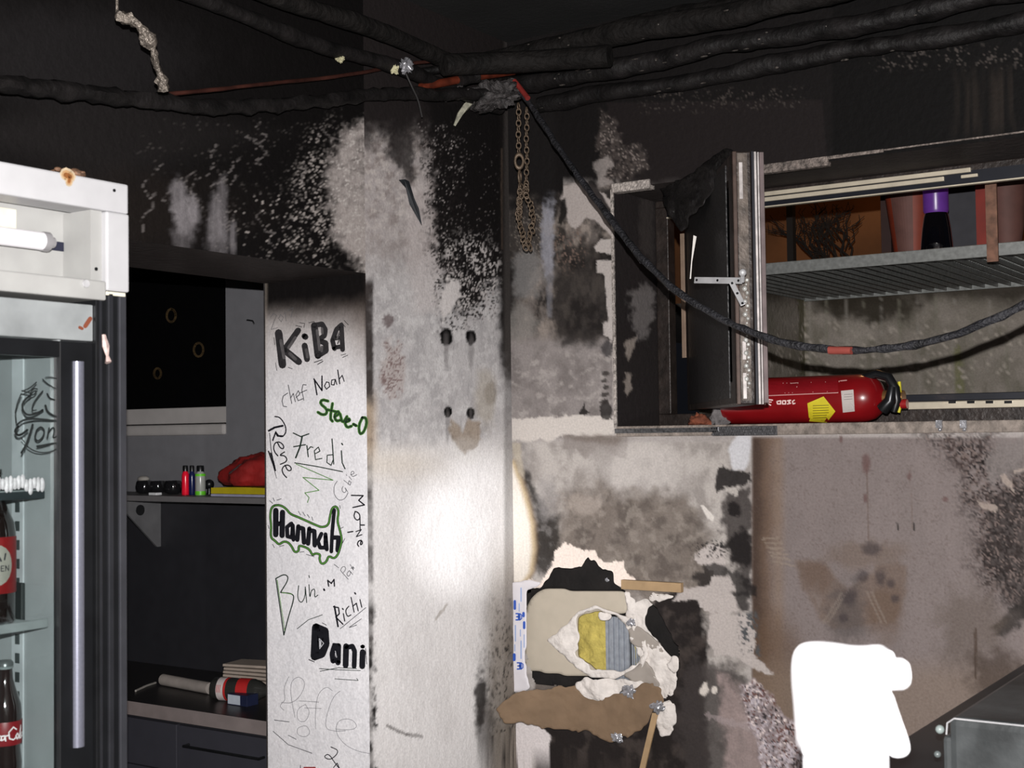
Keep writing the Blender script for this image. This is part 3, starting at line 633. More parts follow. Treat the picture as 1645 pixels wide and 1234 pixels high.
# perforated metal lath exposed on the sill edge
mb = MB(); rnd = random.Random(3)
xa, xb = HY(1146, 690).x, HY(1250, 690).x
mb.box((X0W, -.011, ZB-.019), (xa+.02, -.0055, ZB-.004))
for i in range(26):
    for j in range(3):
        x = xa+(xb-xa)*(i+.5*(j % 2))/26; z = ZB-.026+j*.009
        mb.tube([(x, -.0075, z), (x, -.011, z)], .0026, 8)
mb.box((xa, -.0075, ZB-.031), (xb, -.006, ZB-.002))
struct(mb.build('trim_6', mat('lath_metal', (120, 120, 122), .35, .8, var=.5, vs=120)))

# paint lines on the jamb --------------------------------------------------------------
def jmap(sx, sy, ox, oy):
    return lambda u, v, l: HY(ox+u*sx, oy+v*sy, YJ-.0006-.0004*l)
j6 = jmap(.3242, .3242, 420, 450); j7 = jmap(.3597, .3598, 420, 790)
ink = mat('marker_black', (26, 26, 32), .5, var=.2, vs=60); inkg = mat('marker_green', (84, 136, 60), .5, var=.2); inkl = mat('marker_grey', (120, 120, 124), .6, var=.2); inkm = mat('marker_faded', (84, 84, 88), .6, var=.2)
inkf = mat('marker_dark_green', (36, 50, 42), .5, var=.2); inkw = mat('marker_white', (200, 200, 205), .6, var=.1); inkr = mat('marker_red', (150, 40, 44), .5); inks = mat('marker_smoky', (46, 44, 46), .6, var=.3, vs=80); inkh = mat('marker_silver', (92, 89, 90), .6, var=.3, vs=60)
G = 'graffiti_lettering'
strokes(G, [(2, [(45,185),(60,165),(75,175),(62,205),(48,245),(80,236)]), (2, [(85,190),(95,170),(108,185),(98,207),(85,190)]), (2, [(116,160),(122,202)]), (2, [(128,152),(158,136),(146,186)])], j6, inkm, wl)
strokes(G, [(38, [(85,262),(104,420)]), (30, [(112,348),(182,250)]), (34, [(112,345),(185,405)]), (30, [(214,325),(226,392)]), (30, [(213,278),(218,282)]),
            (34, [(262,225),(280,375)]), (26, [(262,225),(300,218),(316,245),(312,275),(282,298)]), (28, [(282,300),(318,312),(320,350),(280,375)]),
            (24, [(362,340),(352,300),(372,245),(396,222),(402,345)]), (22, [(358,335),(392,330)]), (20, [(360,290),(398,285)])], j6, inks, wl)
strokes(G, [(16, [(96,300),(112,385)]), (15, [(135,335),(168,285)]), (16, [(140,365),(168,392)]), (14, [(222,345),(228,382)]), (14, [(276,250),(288,345)]), (12, [(300,240),(302,264)]), (12, [(300,330),(298,352)]), (8, [(375,290),(385,262)]), (7, [(378,315),(384,300)])], j6, inkh, wl, 3)
strokes(G, [(3, [(62,285),(66,320)]), (3, [(70,410),(76,448)]), (3, [(132,432),(152,440)]), (3, [(170,225),(200,232)]), (3, [(190,212),(214,215),(210,235)]), (4, [(262,408),(300,395)]), (4, [(278,418),(305,402)]), (3, [(398,210),(415,232)]), (3, [(410,200),(430,222)]), (3, [(395,372),(418,366)]), (3, [(402,384),(428,372)]), (3, [(235,212),(262,205)])], j6, inks, wl)
strokes(G, [(4, [(130,560),(108,575),(102,600),(108,625),(125,628)]), (4, [(133,520),(150,612)]), (4, [(144,585),(158,562),(168,603)]), (4, [(172,582),(190,566),(183,548),(170,570),(182,598),(206,588)]), (4, [(222,520),(206,518),(200,545),(210,596)]), (4, [(190,560),(225,545)])], j6, inkm, wl)
strokes(G, [(7, [(275,568),(262,492)]), (7, [(260,490),(300,548)]), (7, [(300,548),(300,476)]), (5, [(322,505),(312,525),(322,541),(338,528),(335,508),(322,505)]), (5, [(366,492),(348,496),(346,518),(360,520),(366,492),(374,518)]), (6, [(378,446),(388,514)]), (5, [(385,492),(400,472),(410,502)])], j6, ink, wl)
SO = [[(330,600),(300,592),(290,612),(325,640),(322,665),(300,668),(280,655)], [(352,612),(340,686),(352,700)], [(325,642),(368,652)], [(362,678),(388,662),(378,648),(360,672),(370,700),(392,694)], [(390,664),(402,712),(424,676)], [(418,704),(440,696),(430,684),(412,706),(424,732),(446,724)], [(455,714),(470,722)], [(500,682),(482,720),(486,764),(506,756),(522,712),(518,682),(500,682)]]
strokes(G, [(15, smoothen(q, 1)) for q in SO], j6, mat('marker_leaf_green', (70, 122, 44), .5, var=.2), wl); strokes(G, [(5.5, smoothen(q, 1)) for q in SO], j6, inkf, wl, 3)
jr = jmap(.0972, .0972, 425, 660); jm = jmap(.162, .162, 530, 740)
strokes(G, [(20, smoothen([(170,95),(245,105),(310,180),(355,280),(350,370),(300,430),(240,425),(185,350)])), (34, [(70,330),(170,275),(300,248)]), (24, [(185,350),(160,420),(135,490)]), (30, [(185,360),(215,415),(300,420)]),
    (20, smoothen([(215,530),(260,620),(320,630),(310,560),(240,510),(170,530),(145,610),(170,690),(220,745)])), (20, smoothen([(330,680),(240,740),(330,740),(375,800),(350,850),(260,885)])),
    (20, smoothen([(340,900),(380,990),(440,990),(440,930),(380,890),(310,920),(285,980),(310,1050),(365,1105)])), (12, [(82,370),(105,620),(150,860),(185,990)]), (22, [(65,670),(120,830),(180,990),(150,850),(100,700)]), (9, [(130,870),(200,1115)])], jr, ink, wl)
strokes(G, [(6, [(158,758),(195,776),(235,762)]), (8, [(202,776),(190,830),(170,880)]), (6, [(160,826),(218,816)]), (6, [(225,820),(232,876)]), (5, [(230,842),(244,826),(256,830)]), (5, [(264,862),(290,848),(282,828),(262,846),(268,890),(300,884)]), (6, [(350,788),(358,912)]), (5, [(352,866),(326,868),(324,904),(345,918),(356,890)]), (6, [(396,846),(400,905),(414,935)]), (7, [(398,810),(402,816)]), (5, [(165,906),(280,925),(402,950)])], j6, inkf, wl)
strokes(G, [(4, [(172,912),(355,992),(205,978),(285,1042),(215,1055),(236,1078),(228,1102)])], j6, inkg, wl)
strokes(G, [(6, smoothen([(72,205),(40,250),(40,340),(90,400),(150,380),(180,320)])), (6, smoothen([(130,255),(115,290),(140,325),(165,300),(145,260),(175,310)])), (6, [(138,195),(200,245),(210,215),(190,200),(180,235)]), (6, [(190,160),(215,190)]), (6, [(162,140),(168,150)]), (6, smoothen([(205,140),(245,130),(230,100),(205,120),(220,165),(268,140)]))], jm, inkm, wl)
strokes(G, [(13, [(212,345),(330,348)]), (13, [(330,348),(285,395)]), (13, [(285,395),(342,440)]), (13, [(342,440),(228,466)]), (12, smoothen([(250,505),(235,555),(265,595),(298,580),(295,530),(262,505),(250,510)])), (10, [(298,560),(300,690)]), (13, [(300,640),(342,640)]), (10, [(258,705),(310,685),(262,755),(318,735)]), (13, [(178,712),(228,704)]), (12, smoothen([(310,790),(300,840),(325,825),(315,790),(285,795),(270,830),(285,850)]))], jm, ink, wl)
hg = smoothen([(45,65),(80,58),(110,75),(128,100),(160,112),(200,130),(240,148),(270,160),(300,150),(306,110),(315,72),(335,64),(346,90),(338,130),(350,170),(360,215),(352,250),(340,285),(322,300),(300,285),(290,315),(268,325),(258,300),(264,280),(240,275),(228,285),(215,258),(190,245),(165,240),(168,265),(148,272),(136,245),(118,225),(98,222),(78,238),(62,220),(40,205),(44,150),(38,110)], 2, True); hg.append(hg[0])
strokes(G, [(11, hg)], j7, ink, wl); strokes(G, [(6, hg)], j7, inkg, wl, 3)
strokes(G, [(25.2, [(64,84),(64,192)]), (24.0, [(94,92),(92,196)]), (21.6, [(64,145),(94,142)]), (18.0, [(134,142),(114,158),(116,200),(136,205),(140,150),(143,215)]), (20.4, [(165,155),(160,215)]), (20.4, [(165,160),(186,165),(190,228)]), (20.4, [(214,165),(208,232)]), (20.4, [(214,172),(236,176),(238,240)]), (18.0, [(268,188),(252,222),(262,250),(286,250),(286,190),(292,258)]), (16.8, [(325,82),(316,180),(312,268)]), (20.4, [(318,205),(344,205),(340,262)])], j7, ink, wl)
strokes(G, [(3, [(52,28),(58,42)]), (3, [(70,38),(88,32)]), (3, [(36,40),(50,52)]), (3, [(165,88),(175,104)]), (3, [(185,92),(195,108)]), (3, [(205,102),(214,116)]), (3, [(225,112),(230,128)]), (3, [(30,150),(34,165)]), (3, [(50,235),(58,250)]), (3, [(80,245),(100,240)]), (3, [(170,270),(190,268)]), (3, [(200,280),(235,290)]), (3, [(350,62),(352,75)]), (3, [(352,165),(366,158)]), (3, [(325,325),(345,340)]), (3, [(362,230),(372,210)])], j7, inkm, wl)
strokes(G, [(5, smoothen([(64,388),(105,366),(124,388),(85,450)])), (5, smoothen([(85,450),(140,455),(146,478),(120,560),(100,640)])), (5, [(64,388),(82,510),(100,640)]), ], j7, inkf, wl)
strokes(G, [(3, [(70,395),(88,515),(104,620)]), (3, [(92,450),(136,458)])], j7, inkg, wl, 3)
strokes(G, [(4, smoothen([(166,420),(160,475),(178,500),(195,470),(196,425)])), (4, [(196,425),(202,495)]), (4, [(212,374),(214,384)]), (4, smoothen([(212,415),(216,480),(222,440),(240,432),(236,475),(252,462)])), (3, [(160,612),(210,572),(272,550)])], j7, inkf, wl)
strokes(G, [(9, [(279,436),(281,440)]), (6, [(300,422),(296,396)]), (6, [(296,396),(312,410)]), (6, [(312,410),(324,392)]), (6, [(324,392),(326,422)])], j7, ink, wl)
strokes(G, [(6, [(105,1090),(182,1178)]), (6, smoothen([(105,1090),(120,1055),(150,1050),(158,1080),(135,1110)])), (6, smoothen([(195,1090),(165,1120),(180,1155),(210,1120),(195,1090),(225,1130)])), (6, [(200,1030),(232,1085),(228,1060),(208,1070)]), (6, [(225,1050),(242,1070)])], jm, inkm, wl)
strokes(G, [(8, [(326,512),(342,602)]), (6, [(322,514),(344,518),(348,545),(332,560)]), (6, [(332,560),(364,592)]), (5, [(366,545),(372,578)]), (6, [(362,522),(365,526)]), (5, smoothen([(390,512),(374,530),(384,560),(400,550)])), (5, [(400,472),(414,538)]), (5, [(408,512),(424,498),(432,532)]), (5, [(440,482),(448,516)]), (7, [(417,452),(420,457)])], j7, ink, wl)
strokes(G, [(3, [(352,612),(466,518)]), (3, [(392,606),(446,568)]), (3, [(395,606),(425,596)])], j7, inkm, wl)
strokes(G, [(37.4, [(244,606),(238,736)]), (33.0, [(246,606),(284,622),(288,680),(270,726),(240,736)]), (28.6, [(264,640),(262,700)]), (24.2, [(326,690),(316,724),(320,756)]), (24.2, [(344,688),(342,764)]), (13.2, [(322,682),(346,684)]), (17.6, [(322,756),(344,758)]), (26.4, [(378,690),(376,776)]), (22.0, [(382,696),(406,690),(416,712),(414,780)]), (26.4, [(452,716),(450,780)]), (17.6, [(450,692),(454,692)]), (4, [(212,750),(236,760)]), (3, [(272,586),(290,596)]), (3, [(465,700),(470,770)])], j7, ink, wl)
strokes(G, [(3, [(258,655),(278,677),(260,702),(258,655)]), (6, [(264,668),(264,690)]), (3, [(392,715),(400,730),(398,760)]), (3, [(330,712),(336,740)])], j7, inkw, wl, 3)
strokes(G, [(3, [(258,790),(330,795),(442,799)]), (3, [(262,802),(345,786),(425,790)]), (3, [(328,836),(432,843),(425,834)])], j7, inkf, wl)
strokes(G, [(2, smoothen([(122,826),(98,880),(108,930),(90,945),(82,960),(100,976)])), (2, smoothen([(150,1008),(132,920),(130,850),(165,822),(198,850),(180,905),(140,945),(88,942)])), (2, smoothen([(196,950),(160,970),(158,1020),(195,1032),(218,985),(196,950)])), (2, smoothen([(318,890),(290,868),(250,905),(240,990),(242,1060)])), (2, [(168,934),(256,940)]), (2, [(192,966),(268,968)]), (2, smoothen([(352,890),(320,915),(290,1000),(285,1060),(330,1070),(375,1068)])), (2, smoothen([(330,1060),(400,1066),(432,1048),(400,1012),(340,1020),(330,1075),(370,1130),(430,1160),(485,1170)])), (2, smoothen([(190,1045),(160,1055),(158,1085),(195,1098),(220,1078),(205,1048),(190,1045)]))], j7, inkl, wl)
strokes(G, [(3, [(58,1020),(124,1028)]), (3, [(120,1088),(155,1106)]), (3, [(52,1070),(120,1130),(225,1168)])], j7, inkm, wl)
strokes(G, [(4, smoothen([(310,1140),(350,1158),(310,1200),(276,1185),(300,1168),(330,1215),(352,1240)])), (4, [(322,1232),(338,1212),(350,1240)]), (3, [(174,1222),(174,1240)])], j7, ink, wl)
strokes(G, [(6, [(190,1232),(240,1232)])], j7, inkr, wl)
# ================================================================== BACK ROOM
yb = 0.0
W2 = HY(363, 600); w2x = W2.x; w2b = HY(300, 698).z
mb = MB(); mb.box((-2.75, 0, 0), (-WT-.01, .12, w2b)); mb.box((w2x, 0, w2b), (-WT-.01, .12, ZC)); mb.box((-2.75, 0, w2b), (-2.35, .12, ZC))
struct(mb.build('wall_back_room', grey_wall))
struct(MB().box((-2.83, -5.2, 0), (-2.75, .4, ZC)).build('wall_back_room_left', grey_wall))
win2 = thing('window_2', None, None, (w2x, 0, w2b)); win2['kind'] = 'structure'
frm = mat('window_white', (168, 164, 162), .5, var=.06)
zr0 = HY(300, 682).z; zr1 = HY(300, 655, .03).z
MB().box((-2.35, .02, zr0+.004), (w2x, .09, zr1)).build('window_frame', frm, win2, bevel=.004)
mb = MB(); mb.box((-2.35, -.012, w2b-.004), (w2x-.002, .05, zr0)); mb.build('window_sill', frm, win2, bevel=.010)
MB().box((-2.35, .075, zr1), (w2x, .085, ZL+.2)).build('pane', mat('night_glass', (9, 9, 10), .25, var=.1, spec=.2), win2)
ring = mat('rust_ring', (74, 58, 34), .7, var=.4, vs=60)
for (x, y, r) in ((275, 507, 9), (319, 562, 9.5), (253, 600, 7)):
    strokes('ring_mark', [(3.4, [(x+r*.8*math.cos(a*math.pi/8), y+r*1.15*math.sin(a*math.pi/8)) for a in range(17)])], lambda u, v, l: HY(u, v, .0735), ring, win2)
# dark panel behind the worktop
zs_ = HY(300, 802, -.25).z
struct(MB().box((-2.75, -.014, .7), (-WT-.012, -.001, zs_-.012)).build('trim_7', dark_panel))
sh = thing('wall_shelf', 'grey wall shelf holding small bottles and a red bag in the room beyond the doorway', 'shelf', (-1.6, 0, zs_))
MB().box((-2.7, -.27, zs_-.011), (-WT-.02, -.001, zs_+.011)).build('shelf_board', mat('shelf_grey', (104, 102, 103), .5, var=.08), sh, bevel=.002)
bx = HY(254, 840, -.02).x; z1 = HY(252, 878, -.02).z
mb = MB(); y0, y1 = -.25, -.015; zt = zs_-.012
mb.prism([(bx, y0, zt), (bx, y1, zt), (bx, y1, z1), (bx, y1-.02, z1)], (.012, 0, 0))
mb.build('bracket', mat('bracket_grey', (96, 96, 98), .5), sh, bevel=.001)
MB().tube([(bx+.0125, -.125, zt-.045), (bx+.0145, -.125, zt-.045)], .022, 16).build('bracket_hole', black_pl, sh)
zt = zs_+.0115
def yrow(px, py=797, y=-.14): return HY(px, py, y)
def lathe_at(name, m, px, y, prof, parent, n=20, zoff=0): 
    p = HY(px, 797, y); return MB().lathe(prof, (p.x, y, zt+zoff), (0, 0, 1), n).build(name, m, parent, smooth=40)
for px, yy, kind in ((298, -.17, 'red'), (308.5, -.165, 'navy'), (322, -.17, 'clear')):
    lab = {'red': 'red bottle with a black cap, left of the three on the wall shelf', 'navy': 'dark blue bottle with a black cap between the red and the green one', 'clear': 'grey-labelled bottle with green base and black cap on the wall shelf'}[kind]
    p = HY(px, 797, yy); r = {'red': .0145, 'navy': .0125, 'clear': .0200}[kind]
    t = thing('bottle', lab, 'bottle', (p.x, yy, zt), 'small bottles on the wall shelf')
    cm = mat('bottle_'+kind, {'red': (226, 24, 50), 'navy': (22, 28, 70), 'clear': (150, 152, 148)}[kind], .25, var=.08)
    MB().lathe([(r*.9, 0), (r, .004), (r, .072), (r*.9, .082), (r*.62, .090), (r*.6, .092)], (p.x, yy, zt)).build('bottle_body', cm, t, smooth=40)
    MB().lathe([(r*.72, .092), (r*.72, .112), (r*.6, .115)], (p.x, yy, zt)).build('cap', black_pl, t, smooth=40)
    if kind == 'clear':
        MB().lathe([(r*1.03, .001), (r*1.03, .016)], (p.x, yy, zt)).build('base_band', mat('lime', (96, 190, 40), .4), t, smooth=40)
        MB().lathe([(r*1.03, .074), (r*.96, .083)], (p.x, yy, zt)).build('shoulder_band', mat('lime', (96, 190, 40), .4), t, smooth=40)
glassd = mat('smoky_glass', (24, 24, 26), .06, var=.2, spec=.9, coat=1)
def bowl(px, y, R, h, label, name='glass_bowl', grp=None, mtl=glassd):
    p = HY(px, 797, y); o = MB().lathe([(R*.55, 0), (R*.85, h*.15), (R, h*.5), (R*.9, h*.85), (R*.8, h), (R*.74, h*.98), (R*.8, h*.6), (R*.4, h*.2)], (p.x, y, zt), n=28).build(name, mtl, None, smooth=50)
    return tag(o, label, 'bowl', grp)
bowl(278, -.15, .037, .054, 'round dark glass bowl with a bright glint beside the red bottle')
bowl(232, -.14, .036, .052, 'dark studded glass bowl at the left end of the shelf, by the cooler')
bowl(254, -.10, .034, .050, 'small dark bowl standing between the studded and the round glass bowl')
p = HY(251, 797, -.22); tag(MB().box((p.x-.022, -.24, zt), (p.x+.022, -.21, zt+.010)).build('paper_card', mat('card_white', (210, 212, 214), .6), bevel=.002), 'small white card lying flat before the dark bowls on the shelf', 'card')
p = HY(226, 770, -.06); tag(MB().ball((p.x, -.045, zt+.055), .028, 8, (1, .8, .45)).lathe([(.018, 0), (.02, .045)], (p.x, -.045, zt)).build('white_lid_jar', mat('dull_cream', (150, 146, 140), .6), smooth=50), 'jar with a pale domed lid behind the studded bowl', 'jar')
p = HY(336, 772, -.10); tag(MB().ball((p.x, -.10, zt+.0195+.02), .0195, 10).lathe([(.010, 0), (.008, .022)], (p.x, -.10, zt)).build('round_knob_jar', black_pl, smooth=50), 'black ball-topped stopper standing behind the yellow folder edge', 'stopper')
# white plate / yellow folder / red bag
xa, xb = HY(338, 797, -.24).x, -WT-.03
tag(MB().box((xa, -.24, zt), (xb-.02, -.06, zt+.010)).build('document_sleeve', mat('pale_blue_sleeve', (150, 150, 172), .4), bevel=.003), 'thin pale sleeve lying under the yellow folder on the shelf', 'sleeve')
xy = HY(339, 790, -.235).x
mb = MB(); n = 12
for i in range(n):
    a, b = i/n, (i+1)/n; xx0, xx1 = xy+(xb-.05-xy)*a, xy+(xb-.05-xy)*b; za, zb_ = zt+.033+.003*math.sin(a*7), zt+.033+.003*math.sin(b*7)
    mb.add([(xx0, -.235, zt+.011), (xx1, -.235, zt+.011), (xx1, -.07, zt+.011), (xx0, -.07, zt+.011), (xx0, -.235, za), (xx1, -.235, zb_), (xx1, -.07, zb_), (xx0, -.07, za)], [(0,3,2,1),(4,5,6,7),(0,1,5,4),(1,2,6,5),(2,3,7,6),(3,0,4,7)])
tag(mb.build('folder', mat('yellow_plastic', (176, 160, 30), .45), bevel=0), 'yellow folder lying on the shelf beneath the red bag', 'folder')
# bag: lumpy cloth heap
def lump(name, c, sx, sy, sz, m, seed, amp=.25, fr=6, flat=True, n=26):
    mb = MB(); vs = []
    for i in range(n+1):
        for j in range(2*n):
            th = math.pi*i/n; ph = math.pi*j/n; d = Vector((math.sin(th)*math.cos(ph), math.sin(th)*math.sin(ph), -math.cos(th)))
            r = 1+amp*mnoise.fractal(d*fr*.3+Vector((seed, 0, 0)), .8, 2, 4)
            q = Vector((d.x*sx*r, d.y*sy*r, max(d.z*r, -.55)*sz if flat else d.z*sz*r)); vs.append(Vector(c)+q)
    k = 2*n; fs = [(i*k+j, i*k+(j+1) % k, (i+1)*k+(j+1) % k, (i+1)*k+j) for i in range(n) for j in range(k)]
    mb.add(vs, fs); return mb.build(name, m, None, smooth=75)
xc = HY(400, 770, -.15).x
bag = lump('bag', (xc+.03, -.15, zt+.038+.042), .145, .08, .074, mat('red_cloth', (130, 18, 16), .8, var=.35, vs=10, bump=.6, bs=22), 4, .30, 4.5)
mb = MB(); mb.tube([(xc-.03, -.22, zt+.085), (xc+.02, -.215, zt+.115), (xc+.08, -.2, zt+.118), (xc+.11, -.17, zt+.10)], .006, 8, lump=.4)
mb.build('bag_strap', mat('dark_grey_cloth', (66, 52, 54), .8), bag)
tag(bag, 'crumpled red cloth bag lying on top of the yellow folder', 'bag')
p = HY(405, 515, -.015); tag(MB().tube([(p.x-.02, -.001, p.z+.002), (p.x-.012, -.03, p.z+.002), (p.x+.018, -.03, p.z-.003), (p.x+.022, -.026, p.z-.016)], .003, 8).build('wall_hook', black_pl, smooth=50), 'small black hook on the grey wall beside the dark back window', 'hook')

# worktop and drawer unit
zc1 = HY(300, 1140, -.60).z; zc0 = HY(300, 1163, -.60).z
tag(MB().box((-2.7, -.60, zc0), (-WT-.02, -.016, zc1)).build('worktop', [mat('worktop_dark', (38, 36, 36), .4, var=.3, vs=60)], bevel=.002), 'dark worktop with a grey front edge in the room beyond the doorway', 'worktop')
bpy.data.objects['worktop'].data.materials.append(mat('worktop_edge', (128, 118, 116), .5, var=.1)); 
for pgn in bpy.data.objects['worktop'].data.polygons:
    if pgn.normal.y < -.9: pgn.material_index = 1
du = thing('drawer_unit', 'dark grey drawer unit below the worktop', 'drawer unit', (-1.3, -.3, 0))
MB().box((-2.68, -.57, .0), (-WT-.03, -.03, zc0-.002)).build('cabinet_body', dark_panel, du)
hx0, hx1, hx2 = -1.87+.0, HY(410, 1200, -.59).x, -WT-.04
front = mat('drawer_front', (56, 56, 63), .5, var=.06)
zd = zc0-.012
fr = MB().box((-1.95, -.59, zd-.16), (-1.02, -.571, zd)).build('drawer', front, du, bevel=.002)
fr2 = MB().box((-2.66, -.59, zd-.16), (-1.954, -.571, zd)).build('drawer', front, du, bevel=.002)
fr3 = MB().box((-1.016, -.59, zd-.16), (hx2, -.571, zd)).build('drawer', front, du, bevel=.002)
for (a, b) in ((-1.95, -1.02), (-2.66, -1.954), (-1.016, hx2)):
    MB().box((a, -.59, .12), (b, -.571, zd-.164)).build('cabinet_door', front, du, bevel=.002)
ha, hb = HY(297, 1198, -.61), HY(418, 1209, -.61)
hb.z = ha.z
MB().tube([(ha.x, -.591, ha.z), (ha.x, -.618, ha.z), (hb.x, -.618, ha.z), (hb.x, -.591, ha.z)], .0045, 8).build('handle', dark_metal, fr, smooth=50)
# things on the worktop
zt = zc1
def W(px, py, y=None): return hit(px, py, 'z', zc1)
a = hit(262, 1092, 'z', zc1+.022); b = hit(338, 1106, 'z', zc1+.022)
tag(MB().tube([a, a.lerp(b, .3), a.lerp(b, .6), b], .021, 16, lump=.08, lf=5).build('paper_roll', mat('roll_paper', (150, 142, 136), .8, var=.15), smooth=50), 'rolled grey-white paper tube lying on the dark worktop', 'paper roll')
sb = thing('cardboard_stack', 'ragged stack of pale folded cardboard leaning behind the lying bottle', 'cardboard', tuple(hit(385, 1090, 'z', zc1)))
rnd = random.Random(5); c = hit(380, 1092, 'z', zc1)
for i in range(5):
    q = MB(); x0 = c.x-.04+rnd.uniform(-.012, .012); q.obox((x0, c.y-.04, zc1+.002+i*.013), (.30, .02, -.0+.012*i*.2), (-.02, .12, 0), (0, .002, .009)); q.build('cardboard_sheet', mat('pale_card', (172, 158, 146), .85, var=.12), sb, bevel=.001)
# lying glass bottle
a = hit(344, 1106, 'z', zc1+.040); b = a+Vector((.285, .085, 0)); ax = (b-a).normalized()
gb = MB().lathe([(.02, -.002), (.036, 0), (.040, .006), (.040, .16), (.034, .18), (.017, .21), (.014, .26), (.016, .262), (.016, .272)], a, ax, 28).build('bottle', mat('bottle_glass', (46, 46, 44), .08, var=.1, spec=.9, coat=1), None, smooth=45)
tag(gb, 'empty glass bottle with a red and white label lying on the worktop', 'bottle')
mb = MB(); mb.lathe([(.0405, .028), (.0408, .028), (.0408, .055), (.0405, .055)], a, ax, 28); mb.build('label_white', mat('label_white', (190, 180, 178), .5), gb, smooth=40)
mb = MB(); mb.lathe([(.0405, .056), (.0408, .056), (.0408, .064), (.0405, .064)], a, ax, 28); mb.lathe([(.0405, .105), (.0408, .105), (.0408, .15), (.0405, .15)], a, ax, 28); mb.build('label_red', mat('label_red', (170, 34, 34), .5), gb, smooth=40)
side = ax.cross(Vector((0, 0, 1))).normalized()
def cyl(u, v, l): # u along axis (m), v angle from camera-facing side
    an = math.radians(v); return a+ax*u+(side*math.cos(an)+Vector((0, 0, 1))*math.sin(an))*(.041+.0003*l)
strokes('label_lettering', [(.0022, [(.032+k*.0065, 30), (.032+k*.0065, -8), (.036+k*.0065, -8)]) for k in range(3)], lambda u, v, l: cyl(u, v, l), mat('label_red', (170, 34, 34)), gb)
c = hit(372, 1130, 'z', zc1)+Vector((.0, -.02, 0)); t = tag(MB().box((c.x, c.y, zc1), (c.x+.095, c.y+.055, zc1+.038)).build('carton', [mat('carton_blue', (30, 36, 62), .5), mat('carton_label', (182, 190, 200), .5)], bevel=.001), 'small dark carton with a pale blue-white front in front of the lying bottle', 'carton')
MB().box((c.x+.003, c.y-.0008, zc1+.003), (c.x+.062, c.y, zc1+.035)).build('carton_label', mat('carton_label', (182, 190, 200), .5), t)
tag(MB().tube([hit(218, 1110, 'z', zc1+.004), hit(235, 1102, 'z', zc1+.004), hit(250, 1097, 'z', zc1+.004)], .004, 6).build('drinking_straw', mat('dull_cream', (150, 146, 140)), smooth=50), 'thin pale straw lying left of the paper roll on the worktop', 'straw')

# ================================================================== LIGHTWELL AND WINDOW
conc = mat('lightwell_concrete', (96, 92, 84), .9, var=.5, vs=5, bump=.6, bs=30, col2=(140, 132, 120))
ZG = EYE+.545; YL = 1.43; XL = .50
g = Grid()
def paint_conc(px, py):
    p = Paint(px, py, (98, 93, 86), .62, 71)
    n = fbm(px, py/4, 26, 3, 5); p.put(np.clip((n-.45)*3, 0, .6), (80, 77, 68)); p.put(np.clip((fbm(px, py, 30, 8)-.5)*3, 0, .6), (112, 106, 100))
    p.put(sst((505-py+36*(fbm(px, py, 70, 12)-.5))/34)*.9, (36, 32, 27)); p.blob(1400, 492, 70, 28, (34, 30, 24), .9, soft=.6, rag=.5, ns=30)  # concrete painted darker in a ragged band below the grate
    p.line([(1286, 480), (1290, 600)], 4, (66, 64, 46), .7, rag=4); p.line([(1538, 560), (1542, 640)], 6, (86, 86, 60), .7, rag=6)
    for k in range(12): x = 1300+k*29; p.line([(x, 480), (x+random.Random(k).uniform(-6, 6), 640)], 1.3, (96, 94, 84) if k % 2 else (112, 108, 102), .5, rag=3)
    p.put(p.mblob(1375, 540, 26, 30, soft=.8, rag=.5, ns=9)*.4, (128, 122, 115)); p.speck(sst((py-500)/30), (126, 120, 112), .02, 6, .05)
    return p.c
g.panel(seq(XL, 2.9, .012), seq(EYE-.5, ZG, .012), lambda u, v: (u, u*0+YL, v), paint_conc, flip=True)
g.panel(seq(.43, YL, .012), seq(EYE-.5, ZG, .012), lambda u, v: (u*0+XL, u, v), paint_conc, flip=True)
cm = painted('blotchy_concrete', .9, .6)
struct(g.build('wall_lightwell', cm))
struct(MB().box((XL, .43, EYE-.56), (2.9, YL, EYE-.5)).build('floor_lightwell', conc))
ground = mat('yard_paving', (64, 58, 52), .9, var=.3, bump=.4)
struct(MB().box((-1, YL+.03, ZG-.02), (5, 6, ZG+.02)).build('floor_yard', ground))
gr = thing('lightwell_grate', 'galvanised steel grating lying over the light shaft outside the window', 'grating', (1.5, .9, ZG))
MB().box((XL+.01, .45, ZG-.012), (2.7, .462, ZG+.028)).build('edge_band', galv, gr, bevel=.002)
mb = MB()
for i in range(46): x = XL+.01+i*.048; mb.box((x, .463, ZG-.010), (x+.004, YL-.005, ZG+.022))
mb.build('bearing_bars', galv, gr)
mb = MB()
for i in range(34): y = .485+i*.0272; mb.box((XL+.01, y, ZG+.004), (2.7, y+.006, ZG+.020))
mb.build('cross_bars', galv, gr)
MB().box((XL+.01, YL-.02, ZG-.014), (2.7, YL-.006, ZG+.026)).build('edge_band', galv, gr)
# outside things above the grate
bw = mat('facade_ochre', (104, 66, 36), .9, var=.3, vs=4)
struct(MB().box((-2.5, 3.2, ZG), (1.72, 3.35, ZG+2.2)).build('wall_facade', bw))
mb = MB()
rnd = random.Random(8)
def branch(p, d, L, r, k):
    q = p+d*L; mb.tube([p, p.lerp(q, .5)+Vector((rnd.uniform(-.03, .03), 0, rnd.uniform(-.02, .02))), q], [r, r*.8, r*.6], 5)
    if k:
        for s in range(3): branch(q if s else p.lerp(q, .6), (d+Vector((rnd.uniform(-.9, .9), rnd.uniform(-.2, .2), rnd.uniform(-.3, .7)))).normalized(), L*.72, r*.62, k-1)
c0 = at(1420, 395, 6.4); c0.z = ZG+.02
branch(c0, Vector((-.45, 0, .8)).normalized(), .22, .016, 4); branch(c0+Vector((-.3, .1, 0)), Vector((-.2, 0, 1)).normalized(), .22, .014, 4)
